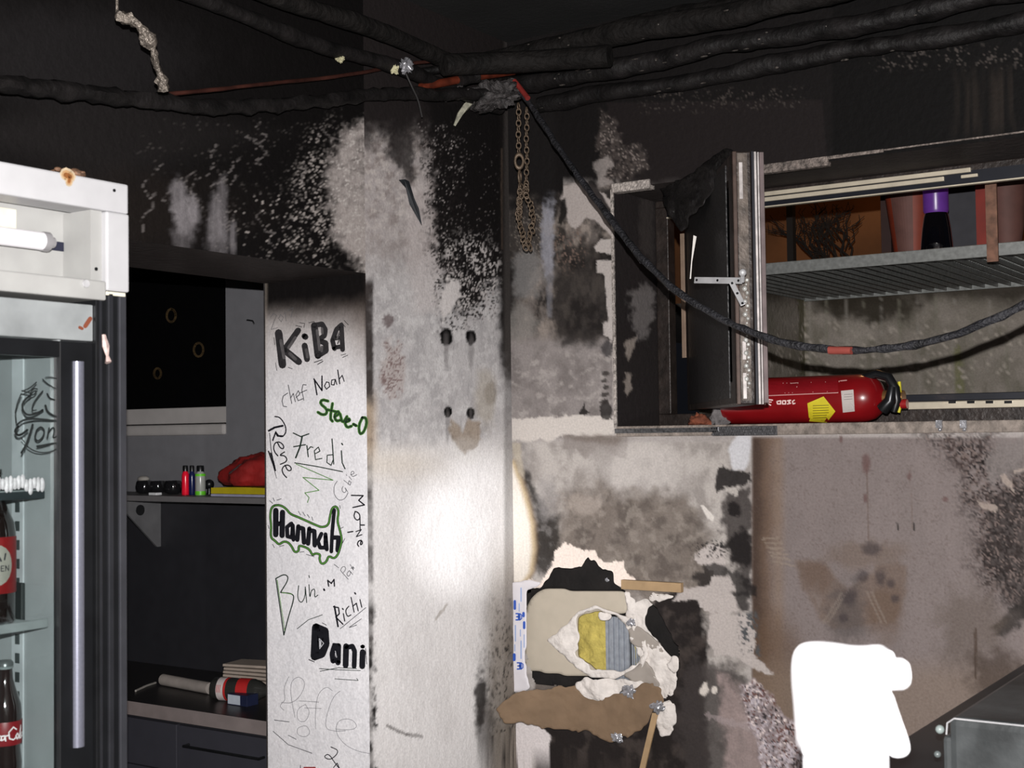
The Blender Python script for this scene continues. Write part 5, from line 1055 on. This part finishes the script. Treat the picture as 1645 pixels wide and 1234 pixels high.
o = lump('charred_bracket', at(795, 152, 4.3), .085, .05, .045, mat('ash_crust', (58, 55, 55), .6, var=.7, vs=50, bump=1, bs=80), 77, .6, 6, False, 26); tag(o, 'ash-crusted pipe bracket lump at the corner above the chain', 'bracket')
o = lump('charred_bracket', at(720, 150, 4.28), .07, .03, .022, mat('ash_crust', (70, 66, 66)), 78, .6, 6, False, 22); tag(o, 'grey crusted lump left of the corner bracket', 'bracket')
for i, (x, y, d, r, lb) in enumerate(((652, 106, 4.0, .016, 'shiny crumpled foil bit at the pipe crossing'), (634, 112, 3.98, .010, 'pale yellowish foam bit beside the pipe crossing'), (546, 94, 3.8, .009, 'small pale foam bit under the ceiling left of the pipe crossing'))):
    tag(lump('foil_scrap' if i == 0 else 'foam_scrap', at(x, y, d), r*1.2, r, r*1.3, foil if i == 0 else mat('foam_pale', (164, 160, 130), .8, var=.4), 60+i, .6, 9, False, 18), lb, 'scrap')
stube('hanging_wire', [(652, 118, 4.0), (662, 140, 4.02), (672, 160, 4.05), (678, 188, 4.08)], .003, mat('wire_grey', (44, 43, 43), .5), 'thin grey wire end dangling from the pipe crossing', 'wire', 0, 6)
# melted bright strip hanging at upper left
mb = MB()
P = dense(pl([at(x, y, d) for x, y, d in ((188, 22, 2.95), (205, 30, 2.95), (225, 42, 2.95), (240, 62, 2.96), (248, 90, 2.98), (256, 118, 3.0), (264, 145, 3.02))], 2), .006)
n = len(P); mb.tube(P, [(.007+.007*abs(math.sin(i*.35))*(i < n*.55)+(.006 if i > n*.8 else 0)) for i in range(n)], 10, lump=.9, lf=45)
mb.tube([P[0], Vector((P[0].x, P[0].y, ZC+.005))], .003, 6)
tag(mb.build('melted_strip', mat('melted_foil', (120, 112, 104), .25, .5, var=.5, vs=70, bump=.8, bs=120), smooth=60), 'melted shiny strip hanging from the ceiling at the upper left', 'melted strip')
# crust bits along pipes near the window top
rnd = random.Random(12)
mb = MB()
for k in range(70):
    x = rnd.choice([rnd.uniform(.15, .55), rnd.uniform(.5, .95), rnd.uniform(.9, 1.5)]); yc, zc_, rc_ = rnd.choice([(-.048, 1.105, .027), (-.108, 1.168, .031), (-.108, 1.168, .031), (-.17, 1.25, .038)]); an = rnd.uniform(-.5, 1.3); c = Vector((x, yc-rc_*.98*math.cos(an), EYE+zc_-rc_*.98*math.sin(an)))
    mb.ball(c, rnd.uniform(.002, .0055), 4, (rnd.uniform(.8, 3.2), 1, rnd.uniform(.4, 1.0)))
o = mb.build('pipe_crust_flakes', mat('crust_shine', (84, 79, 75), .3, .3, var=.6, vs=90)); tag(o, 'shiny ash flakes stuck on the charred pipes above the window', 'ash', kind='stuff')
# long hanging cables in front of the window
cab = mat('burnt_cable', (34, 34, 38), .55, var=.6, vs=40, bump=1, bs=120)
stube('hanging_cable', [(826, 134, 4.28), (850, 165, 4.22), (880, 212, 4.1), (920, 270, 3.95), (960, 326, 3.82), (1000, 378, 3.7), (1050, 436, 3.56), (1100, 478, 3.45), (1150, 508, 3.36), (1200, 532, 3.28), (1260, 552, 3.2), (1330, 562, 3.12), (1400, 563, 3.04), (1460, 557, 2.98), (1530, 540, 2.9), (1600, 512, 2.84), (1680, 474, 2.78)], .0088, cab, 'burnt black cable sagging from the corner across the open window', 'cable', .5, 10, seed=5, lf=26)
stube('cable_core', [(1332, 562.5, 3.105), (1350, 563, 3.085), (1368, 563.5, 3.065)], .0092, mat('core_red', (128, 58, 50), .6, var=.2), 'short bare reddish section on the burnt sagging cable', 'cable', .15)
stube('cable_core', [(826, 130, 4.26), (836, 142, 4.24), (848, 158, 4.2)], .0085, mat('core_red2', (120, 40, 36), .5, var=.2), 'red bare cable end at the corner pipe bracket', 'cable', .1)
stube('hanging_cable', [(960, 322, 3.9), (985, 352, 3.86), (1010, 392, 3.8), (1030, 420, 3.72)], .007, cab, 'second thin burnt cable lying beside the sagging one left of the window', 'cable', .5, 8, seed=9, lf=26)
# chain
ch = thing('chain', 'rusty link chain hanging from the pipes in the corner', 'chain', tuple(at(834, 250, 4.3)))
def link_mesh(R, r, s=1.5):
    mb = MB(); nn, k = 14, 6; vs = []
    for i in range(nn):
        a = 2*math.pi*i/nn
        for j in range(k):
            b = 2*math.pi*j/k; rr = R+r*math.cos(b); vs.append((rr*math.cos(a), r*math.sin(b), rr*math.sin(a)*s))
    mb.add(vs, [(i*k+j, i*k+(j+1) % k, ((i+1) % nn)*k+(j+1) % k, ((i+1) % nn)*k+j) for i in range(nn) for j in range(k)])
    me = bpy.data.meshes.new('chain_link'); me.from_pydata(mb.v, [], mb.f); me.shade_smooth(); me.materials.append(mat('rusty_link', (96, 82, 68), .5, .4, var=.4, vs=80)); return me
lm = link_mesh(.0072, .0022); lbm = link_mesh(.013, .0045, 1.7)
def put(me, p, rz, name='chain_link', tilt=0, s=1):
    o = bpy.data.objects.new(name, me); COL.objects.link(o); o.parent = ch; o.location = Vector(p)-ch.location; o.rotation_euler = (0, tilt, rz); o.scale = (s, s, s)
rnd = random.Random(2); base = math.radians(33.8)
for k, y in enumerate(range(168, 244, 9)): put(lm, at(833+.3*math.sin(k), y+3, 4.28), base+(0 if k % 2 else 1.1), s=1)
put(lbm, at(834, 259, 4.27), base)
put(lbm, at(835, 284, 4.27), base+1.2, s=.8)
for k, y in enumerate(range(178, 300, 9)): put(lm, at(846+.6*math.sin(k*.9), y, 4.36), base+(0.2 if k % 2 else 1.2))
for k, y in enumerate(range(300, 400, 7)):
    wd = 4+(y-300)*.16 if y < 350 else 12-(y-350)*.2
    for s_ in (-1, 1):
        put(lm, at(840+(y-300)*.08+s_*wd+rnd.uniform(-2, 2), y, 4.28+rnd.uniform(0, .05)), base+rnd.uniform(-.9, .9), tilt=rnd.uniform(-.7, .7))
for k, y in enumerate(range(300, 352, 8)): put(lm, at(835, y, 4.25), base+(0 if k % 2 else 1.1))

# ================================================================== COOLER
XF = .585; YR = HX(207, 400, XF).y; YLf = YR-.62
ztop = HX(203, 296, XF).z; zh = HX(203, 470, XF).z
fr = thing('beverage_cooler', 'white-topped glass-door drinks cooler at the left edge, its lit header uncovered', 'cooler', (.3, (YR+YLf)/2, 0))
cabm = mat('cooler_side', (34, 35, 37), .4, var=.1)
# cabinet shell: back, two sides, floor, top
mb = MB(); XI = XF-.07; yi0 = HX(97, 700, XF-.02).y
mb.box((.03, YLf, .0), (.05, YR-.012, ztop)); mb.box((.05, YLf, 0), (XI, YLf+.03, ztop)); mb.box((.05, HX(97, 700, XF-.02).y+.003, 0), (XF-.022, YR-.012, zh-.09)); mb.box((.05, HX(97, 700, XF-.02).y+.003, zh-.09), (XI, YR-.012, zh-.03)); mb.box((.05, YR-.045, zh-.03), (XI-.03, YR-.012, ztop)); mb.box((.05, YLf+.03, 0), (XI, yi0, .14)); mb.box((.05, YLf+.03, zh-.075), (XI, yi0, zh-.03)); mb.box((.05, YLf+.03, ztop-.02), (XI, yi0, ztop))
mb.build('cabinet', cabm, fr)
mb = MB(); inner = mat('liner_grey', (146, 150, 151), .45, var=.06); yi = HX(97, 700, XF-.02).y
mb.box((.052, YLf+.032, .15), (.06, yi, zh-.08)); mb.box((.06, yi-.006, .15), (XF-.02, yi, zh-.08)); mb.box((.06, YLf+.032, .15), (XI+.01, YLf+.038, zh-.08)); mb.box((.06, YLf+.04, .142), (XI+.01, yi-.006, .15)); mb.build('liner', inner, fr)
# header box with its recess
zr_t = HX(135, 333, XF).z; yrr = HX(138, 400, XF-.0).y; zlip = HX(138, 452, XF).z
mb = MB()
mb.box((XI, YLf, zr_t), (XF, YR, ztop)); mb.box((XI, yrr+.045, zh), (XF+.002, YR, zr_t)); mb.build('header_surround', white_met, fr, bevel=.004)
mb = MB(); mb.box((XI-.03, YLf, zh-.01), (XI-.02, YR-.02, zr_t+.01)); mb.box((XI-.03, yrr+.02, zh), (XF-.012, yrr+.045, zr_t)); mb.build('header_recess', white_dirty, fr)
zl0 = HX(100, 476, XF+.012).z; zl1 = HX(100, 444, XF+.012).z; yl = HX(171, 460, XF+.01).y
mb = MB(); mb.box((XI-.02, YLf, zl0), (XF+.010, yl, zl1)); mb.build('header_lip', white_dirty, fr, bevel=.003)
c = HX(137, 456, XF+.011); MB().tube([c, c+Vector((.004, 0, 0))], .007, 12).build('bolt', steel, fr)
for (x, y) in ((183, 306), (154, 432)):
    c = HX(x, y, XF+.001); MB().tube([c, c+Vector((.002, 0, 0))], .003, 8).build('screw', dark_metal, fr)
# lamp tube
xt = XI+.01; c0 = HX(-90, 372, xt); c1 = HX(66, 386, xt); c1.z = c0.z = HX(40, 384, xt).z
MB().tube([c0, c1], .0165, 18).build('lamp_tube', mat('tube_glass', (226, 224, 228), .2, var=.02), fr, smooth=50)
MB().lathe([(.017, 0), (.018, .003), (.018, .014), (.010, .016), (.010, .026)], c1, (0, 1, 0), 18).build('lamp_cap', mat('cap_grey', (160, 158, 160), .3, .5), fr, smooth=40)
MB().box((XI-.02, c1.y+.012, c1.z-.011), (XI+.012, c1.y+.022, c1.z+.011)).build('lamp_holder', white_dirty, fr, bevel=.002)
c = HX(99, 396, XI-.018); MB().box((XI-.02, c.y-.024, c.z-.009), (XI-.0175, c.y+.022, c.z+.008)).build('type_label', mat('label_black', (24, 26, 44), .4), fr)
c = HX(6, 350, XI-.018); MB().box((XI-.02, c.y-.03, c.z-.018), (XI-.016, c.y+.025, c.z+.018)).build('junction_plate', mat('plate_cream', (196, 192, 176), .5), fr, bevel=.001)
for (x, y) in ((120, 332), (125, 441)):
    c = HX(x, y, XI); MB().ball(c, .0055, 6).build('wire_clip', mat('clip_grey', (96, 60, 70), .5), fr, smooth=50)
# rust patch on the top
def hm(u, v, l): return HX(u, v, XF+.0006*l)
rust = mat('rust', (150, 92, 40), .8, var=.5, vs=50); 
mb = MB(); rnd = random.Random(6)
for k in range(26):
    y = HX(rnd.uniform(96, 150), 280, XF).y; mb.ball((XF-rnd.uniform(.0, .05), y, ztop+.002+rnd.random()*.006), rnd.uniform(.003, .009), 5, (1, 1.6, rnd.uniform(.6, 1.4)))
mb.build('rust_crumbs', mat('rust_crumb', (96, 70, 52), .7, var=.7, vs=120), fr, smooth=60)
for k_, (w_, cc_) in enumerate(((20, (200, 180, 150)), (14, (190, 150, 104)), (8, (140, 84, 34)))): strokes('rust_stain', [(w_, [(106, 279+k_), (112, 284)]), (w_*.6, [(112, 284), (111, 294-k_)])], hm, mat('rust_ring_%d' % k_, tuple(int(v*.82) for v in cc_), .8, var=.2, vs=60), fr, 1+k_)
# grey kickband below header
zb1, zb0 = HX(60, 482, XF-.004).z, HX(60, 543, XF-.004).z; yd = HX(152, 500, XF).y
MB().box((XI, YLf, zb0), (XF-.004, yd, zb1)).build('header_panel', mat('brushed_grey', (138, 142, 143), .4, .15, var=.25, vs=9), fr, bevel=.002)
strokes('rust_stain', [(7, [(145, 512), (137, 524)]), (5, [(132, 528), (128, 526)])], lambda u, v, l: HX(u, v, XF-.0035+.0006*l), mat('rust_dark', (104, 52, 32), .8), fr)
# door
zd1, zd0 = zb0-.003, .16
dr = MB()
xd0, xd1 = XF-.018, XF+.0
ydr = HX(150, 700, XF).y
gy = HX(96, 700, XF).y
dr.box((xd0, gy, zd0), (xd1, ydr, zd1)); dr.box((xd0, YLf, HX(60, 572, XF).z), (xd1, gy, zd1)); dr.box((xd0, YLf, zd0), (xd1, YLf+.05, zd1)); dr.box((xd0, YLf+.05, zd0), (xd1, gy, zd0+.07))
door = dr.build('door', black_pl, fr, bevel=.002)
gl = bpy.data.materials.new('door_glass'); gl.use_nodes = True; nt = gl.node_tree; nt.nodes.clear()
out = nt.nodes.new('ShaderNodeOutputMaterial'); mx = nt.nodes.new('ShaderNodeMixShader'); tr = nt.nodes.new('ShaderNodeBsdfTransparent'); gs = nt.nodes.new('ShaderNodeBsdfGlossy'); lw_ = nt.nodes.new('ShaderNodeFresnel'); lw_.inputs['IOR'].default_value = 1.45
tr.inputs[0].default_value = (.84, .87, .87, 1); gs.inputs['Roughness'].default_value = .03
nt.links.new(lw_.outputs[0], mx.inputs[0]); nt.links.new(tr.outputs[0], mx.inputs[1]); nt.links.new(gs.outputs[0], mx.inputs[2]); nt.links.new(mx.outputs[0], out.inputs[0])
MB().box((XF-.014, YLf+.045, zd0+.065), (XF-.009, gy+.0, zd1-.02)).build('door_pane', gl, door)
# handle profile
ha_, hb_ = HX(119, 700, XF+.004).y, HX(136, 700, XF+.004).y
ht, hbm = HX(128, 581, XF).z, HX(124, 1200, XF).z
mb = MB(); nz = 1500; na = 12; R_ = (hb_-ha_)/2; vs = []
for i in range(nz+1):
    z = hbm+(ht-hbm)*i/nz; rr = 1+.0014*math.cos(i*2*math.pi/8)
    for j in range(na+1):
        an = -math.pi/2+math.pi*j/na; vs.append((XF+.0005+R_*.8*rr*math.cos(an), (ha_+hb_)/2+R_*rr*math.sin(an), z))
k = na+1
mb.add(vs, [(i*k+j, i*k+j+1, (i+1)*k+j+1, (i+1)*k+j) for i in range(nz) for j in range(na)])
mb.build('handle_strip', mat('ribbed_aluminium', (130, 132, 146), .3, .6, var=.08, vs=200), door, smooth=80)
# vertical profiles right of the door
for (xa_, xb_, cmat, xo) in ((152, 158, dark_metal, .004), (158, 165, mat('profile_grey', (50, 51, 55), .35, .5), .0), (166, 176, black_pl, -.006), (176, 184, mat('profile_grey', (50, 51, 55)), -.002), (184, 195, black_pl, -.008), (195, 206, mat('profile_light', (66, 67, 72), .35, .5), -.004)):
    y0_, y1_ = HX(xa_, 700, XF).y, HX(xb_, 700, XF).y
    MB().box((XI-.02, y0_, .06), (XF+xo, y1_, zh-.004)).build('door_post', cmat, fr, bevel=.0015)
mb = MB(); mb.tube([HX(166, 538, XF+.004), HX(168, 556, XF+.008), HX(172, 572, XF+.006), HX(174, 582, XF+.010)], [.004, .006, .003, .006], 6, lump=.8, lf=60)
mb.build('hinge_residue', mat('residue', (170, 150, 145), .5, var=.4, vs=90), fr, smooth=50)
mb = MB(); mb.box((XI, HX(172, 470, XF).y, zh-.008), (XF-.002, HX(203, 470, XF).y, zh-.001)); mb.build('hinge_plate', mat('plate_cream', (196, 192, 176)), fr, bevel=.001)
# shelf support strip with slots on the right inner wall
yw = yi-.0065
def RY(px, py, y=yw): return hit(px, py, 'y', y)
sx = RY(30, 880).x
MB().box((sx-.016, yw-.003, .3), (sx+.016, yw, zh-.12)).build('shelf_support', mat('support_grey', (176, 180, 182), .4), fr)
mb = MB()
for k in range(20):
    z = RY(30, 815).z-k*.034; mb.box((sx-.005, yw-.0042, z-.009), (sx+.007, yw-.0028, z+.009))
mb.build('support_slot', mat('slot_dark', (52, 58, 58), .6), fr)
# shelves
for k, (pxl, pyl, lab) in enumerate(((55, 1004, 'wire'), (50, 790, 'rail'))):
    q = RY(pxl, pyl, yw-.02); z = q.z; xfr = q.x+.02
    s2 = MB(); s2.tube([(.08, yw-.012, z), (xfr, yw-.012, z), (xfr, YLf+.06, z), (.08, YLf+.06, z)], .005, 8)
    shf = s2.build('wire_shelf', mat('shelf_wire', (150, 156, 156), .35, .3), fr, smooth=50)
    s3 = MB()
    for i in range(22): y = YLf+.07+(yw-.02-YLf-.08)*i/22; s3.tube([(.07, y, z+.002), (xfr, y, z+.002)], .0018, 5)
    s3.build('shelf_wires', mat('shelf_wire', (150, 156, 156)), shf)
    if k == 0: MB().box((xfr, YLf+.06, z-.004), (xfr+.006, yw-.010, z+.012)).build('shelf_front', mat('shelf_wire', (150, 156, 156)), shf, bevel=.002)
    if k == 1:
        MB().box((xfr, YLf+.06, z-.012), (xfr+.006, yw-.010, z+.002)).build('shelf_front', mat('shelf_darkrail', (40, 46, 48), .4), shf, bevel=.002)
        s4 = MB(); rnd = random.Random(3)
        for i in range(60): s4.ball((xfr+.008, yw-.018-i*.008, z+.014+rnd.uniform(-.004, .006)), .008, 6, (.5, .7, rnd.uniform(1.2, 2.0)))
        s4.build('price_rail', mat('frosted_rail', (206, 198, 200), .4, var=.2, vs=120), shf, smooth=60)
    if k == 0: zsh = z+.006; xsh = xfr
MB().box((sx-.02, yw-.012, RY(30, 1000).z), (sx+.024, yw-.0031, RY(30, 935).z)).build('shelf_hook', mat('hook_black', (34, 38, 38), .5), fr, bevel=.002)
# door sticker logo
ly, lz = None, None
k_ = (130)/891
lm_ = lambda u, v, l: HX(u*k_, 580+v*k_*1.0, XF-.0087+.0002*l+(.0092 if False else 0))
logo = mat('logo_black', (20, 24, 24), .5, var=.05)
cr = [(490+320*math.cos(a*math.pi/20), 670+345*math.sin(a*math.pi/20)) for a in range(-9, 29)]
cl = [(u, v) for u, v in cr if u < 662]
strokes('door_logo', [(14, [(235, 360), (195, 450), (168, 560), (180, 680)]), (14, smoothen([(300, 940), (360, 985), (450, 1012), (560, 1005), (655, 955)])),
  (15, smoothen([(410, 310), (375, 300), (340, 340), (330, 380), (380, 370), (400, 330)])), (23, smoothen([(330, 385), (265, 430), (240, 500), (270, 580), (330, 600), (420, 570), (470, 540)])), (14, smoothen([(470, 330), (410, 400), (360, 480), (350, 550), (400, 540)])), (15, [(240, 330), (330, 350)]), (15, smoothen([(250, 330), (330, 300), (400, 235)])),
  (18, smoothen([(520, 360), (545, 410), (600, 430)])), (23, smoothen([(500, 490), (520, 560), (600, 610), (655, 620)])), (12, smoothen([(470, 200), (520, 250), (600, 300), (655, 330)])), (10, smoothen([(500, 180), (570, 175), (655, 210)])),
  (23, smoothen([(190, 700), (250, 650), (360, 635), (500, 645), (655, 668)])), (27, smoothen([(200, 720), (160, 770), (190, 820), (240, 810), (300, 760)])),
  (23, smoothen([(360, 700), (330, 800), (290, 920), (235, 1010)])), (11, [(235, 850), (275, 900)]), (19, smoothen([(400, 770), (380, 850), (420, 890), (480, 830), (490, 760), (450, 720), (405, 760)])), (18, [(540, 740), (520, 850)]), (16, smoothen([(530, 790), (590, 720), (600, 780), (580, 850), (620, 840), (655, 780)])), (23, smoothen([(410, 940), (480, 930), (570, 910), (655, 905)]))], lm_, logo, door)
# bottles in the cooler
def cola(x, y, z, parent=None):
    t = thing('bottle', 'small cola bottle with a red script label in the cooler, lower shelf', 'bottle', (x, y, z))
    prof = [(.022, 0), (.028, .004), (.0285, .02), (.026, .045), (.0275, .07), (.0285, .10), (.027, .12), (.019, .145), (.0135, .165), (.0125, .185), (.0135, .187), (.0135, .192)]
    MB().lathe(prof, (x, y, z)).build('bottle_body', mat('cola_glass', (26, 14, 12), .06, var=.1, spec=.9, coat=1), t, smooth=50)
    MB().lathe([(.0128, .150), (.0126, .185), (.0137, .187)], (x, y, z)).build('bottle_neck', mat('clear_neck', (120, 128, 128), .05, var=.1, spec=.9, coat=1), t, smooth=50)
    MB().lathe([(.0142, .187), (.0142, .193), (.011, .197), (.0, .197)], (x, y, z)).build('cap', mat('cap_dark', (96, 100, 100), .3, .5), t, smooth=50)
    MB().lathe([(.0285, .052), (.0289, .053), (.0292, .092), (.0289, .093)], (x, y, z)).build('label', mat('cola_red', (122, 16, 24), .4), t, smooth=60)
    return t
dep = 2.55
q = RY(8, 1160, yw-.05); bz_top = RY(8, 1061, yw-.05).z; z0 = bz_top-.197
cola(q.x, q.y, z0)
def lab_map(c, z, R): 
    d0 = (C0-Vector((c.x, c.y, C0.z))); a0 = math.atan2(d0.y, d0.x)
    return lambda u, v, l: Vector((c.x+(R+.0002*l)*math.cos(a0+u/R), c.y+(R+.0002*l)*math.sin(a0+u/R), z+v))
mpc = lab_map(q, z0+.062, .0294); s = .010
def scr(pts, ox): return [(ox+x*s, y*s) for x, y in pts]
letters = {'C': [(1.5, 1.7), (.9, 2.2), (.1, 1.4), (.2, .3), (.9, .0), (1.5, .4)], 'o': [(.5, 1), (.1, .6), (.4, 0), (.8, .4), (.5, 1)], 'c': [(.8, .9), (.2, .8), (.2, .1), (.8, .2)], 'a': [(.8, .9), (.2, .8), (.2, .1), (.7, .3), (.8, .9), (.9, 0)], 'l': [(.1, 0), (.4, 1.6), (.6, 2.2), (.3, .1), (.6, 0)], '-': [(.1, .8), (.6, .9)]}
ox = -.036; it = []
for chh in 'Coca-Cola':
    it.append((.0022, scr(letters[chh], ox))); ox += {'C': .0125, '-': .0055, 'l': .005}.get(chh, .0078)
strokes('label_lettering', it, mpc, mat('label_script', (230, 220, 220), .5), [o for o in bpy.data.objects if o.name.startswith('bottle') and o.type == 'EMPTY'][-1])
# its shelf
MB().box((.08, YLf+.06, z0-.012), (XI-.01, yw-.004, z0-.002)).build('wire_shelf', mat('shelf_wire', (150, 156, 156)), fr, bevel=.002)
# brown beer bottle on the upper shelf
q2 = RY(-12, 990, yw-.06)
bt = thing('bottle', 'dark brown bottle with red and white label in the cooler, upper shelf', 'bottle', (q2.x, q2.y, zsh))
MB().lathe([(.036, 0), (.0395, .004), (.0395, .155), (.037, .175), (.026, .20), (.0165, .225), (.0145, .262), (.016, .264), (.016, .27)], (q2.x, q2.y, zsh)).build('bottle_body', mat('beer_glass', (22, 14, 12), .07, var=.1, spec=.9, coat=1), bt, smooth=50)
MB().lathe([(.0395, .052), (.0400, .053), (.0400, .150), (.0395, .151)], (q2.x, q2.y, zsh)).build('label_red', mat('beer_red', (120, 18, 20), .4), bt, smooth=60)
mp2 = lab_map(q2, zsh+.06, .0402)
mb = MB(); pts = [(.0+.030*math.cos(a*math.pi/10), .042+.036*math.sin(a*math.pi/10)) for a in range(20)]
for i in range(20):
    for r in range(4):
        f_ = lambda rr, ii: mp2(pts[ii % 20][0]*rr+.006, .042+(pts[ii % 20][1]-.042)*rr, 1)
        mb.add([f_(r/4, i), f_((r+1)/4, i), f_((r+1)/4, i+1), f_(r/4, i+1)], [(0, 1, 2, 3)])
mb.build('label_shield', mat('beer_white', (140, 136, 126), .5), bt)
def E_(x, y, h=.009): return [(.0016, [(x+.005, y+h), (x, y+h), (x, y), (x+.005, y)]), (.0016, [(x, y+h/2), (x+.004, y+h/2)])]
def N_(x, y, h=.009): return [(.0016, [(x, y), (x, y+h), (x+.006, y), (x+.006, y+h)])]
strokes('label_lettering', E_(.014, .032)+N_(.022, .032)+[(.003, [(.004, .05), (.010, .058), (.014, .05)]), (.003, [(.020, .052), (.022, .062)])], mp2, mat('beer_ink', (40, 40, 44)), bt, 4)

# ================================================================== SPRAY BOTTLE
D1 = 1.10
sbx = at(1370, 1234, D1); spb = thing('spray_bottle', 'white trigger spray bottle close to the camera at the lower right', 'spray bottle', (sbx.x, sbx.y, EYE-.56))
wp = mat('spray_white', (232, 232, 236), .35, var=.02, spec=.6)
def flat(px): return [at(x, y, D1-.016) for x, y in px]
body = [(1284, 1075), (1290, 1054), (1306, 1043), (1345, 1043), (1392, 1051), (1430, 1047), (1438, 1052), (1440, 1066), (1434, 1100), (1431, 1120), (1440, 1150), (1420, 1160), (1424, 1245), (1294, 1245), (1288, 1150), (1284, 1110)]
mb = MB(); mb.prism(flat(smoothen(body, 2, True)), FW*.032); mb.build('spray_head', wp, spb, bevel=.006, smooth=50)
mb = MB(); mb.prism([at(x, y, D1-.008) for x, y in smoothen([(1405, 1095), (1432, 1108), (1444, 1145), (1464, 1200), (1460, 1214), (1444, 1219), (1430, 1214), (1418, 1190), (1400, 1150)], 2, True)], FW*.018); mb.build('trigger', wp, spb, bevel=.005, smooth=50)
c = at(1437, 1083, D1); MB().lathe([(.010, -.010), (.0125, -.006), (.0125, .006), (.010, .010)], c, RT, 24).build('nozzle', wp, spb, smooth=50)
cb = at(1359, 1250, D1)
MB().lathe([(.034, .045), (.034, .0), (.036, -.004), (.036, -.02), (.03, -.03)], (cb.x, cb.y, cb.z), (0, 0, 1), 30).build('collar', wp, spb, smooth=50)
H_ = cb.z-.03-(EYE-.56)
MB().lathe([(.040, 0), (.044, .005), (.044, H_*.55), (.040, H_*.8), (.028, H_), (.024, H_+.005)], (cb.x, cb.y, EYE-.56), (0, 0, 1), 30).build('bottle_body', wp, spb, smooth=50)
tb = thing('side_table', 'small dark side table under the white spray bottle', 'table', (cb.x, cb.y, 0))
MB().lathe([(.16, 0), (.165, .01), (.165, .02), (.16, .025)], (cb.x, cb.y, EYE-.56-.0255), (0, 0, 1), 36).build('tabletop', dark_panel, tb, smooth=40)
MB().lathe([(.13, 0), (.13, .012), (.02, .03), (.02, EYE-.56-.026)], (cb.x, cb.y, 0), (0, 0, 1), 24).build('pedestal', dark_metal, tb, smooth=40)

# ================================================================== GRILL UNIT
zA = EYE-.615; XA = 1.70
gm = mat('grill_steel_dark', (66, 69, 70), .35, .2, var=.5, vs=9, bump=.15, bs=30)
ap = thing('kitchen_appliance', 'soot-dark metal kitchen appliance with rounded lid at the lower right', 'appliance', (2.2, -.8, 0))
pc = at(1522, 1152, 2.33)
zl1 = pc.z; xl_ = pc.x; yl_ = pc.y
MB().box((XA, -1.5, .0), (xl_-.016, -.03, zA)).box((xl_-.016, yl_+.63, 0), (2.9, -.03, zA)).box((xl_-.010, yl_+.02, 0), (2.78, yl_+.60, zA-.352)).build('appliance_body', mat('appliance_dark', (30, 32, 34), .4, .1, var=.4, vs=10), ap, bevel=.01)
MB().box((xl_, yl_, zA-.35), (2.8, yl_+.62, zl1)).build('lid', gm, ap, bevel=.014)
mb = MB(); mb.box((xl_-.012, yl_+.006, zA-.35), (xl_+.05, yl_+.5, zl1-.035)); mb.build('lid_rim', gm, ap, bevel=.008)
mb = MB(); mb.tube([(xl_-.002, yl_-.002, zl1-.03), (xl_+.0, yl_-.002, zl1-.010), (xl_+.012, yl_-.002, zl1-.001), (2.8, yl_-.002, zl1-.001)], .0016, 6); mb.build('lid_edge_bead', steel, ap, smooth=50)
c = at(1510, 1172, 2.36); MB().ball(c, .008, 8).build('knob', mat('knob_pale', (130, 140, 138), .3), ap, smooth=50)
c = at(1506, 1212, 2.32); MB().ball(c, .006, 8).build('knob', mat('knob_grey', (84, 90, 90), .3), ap, smooth=50)
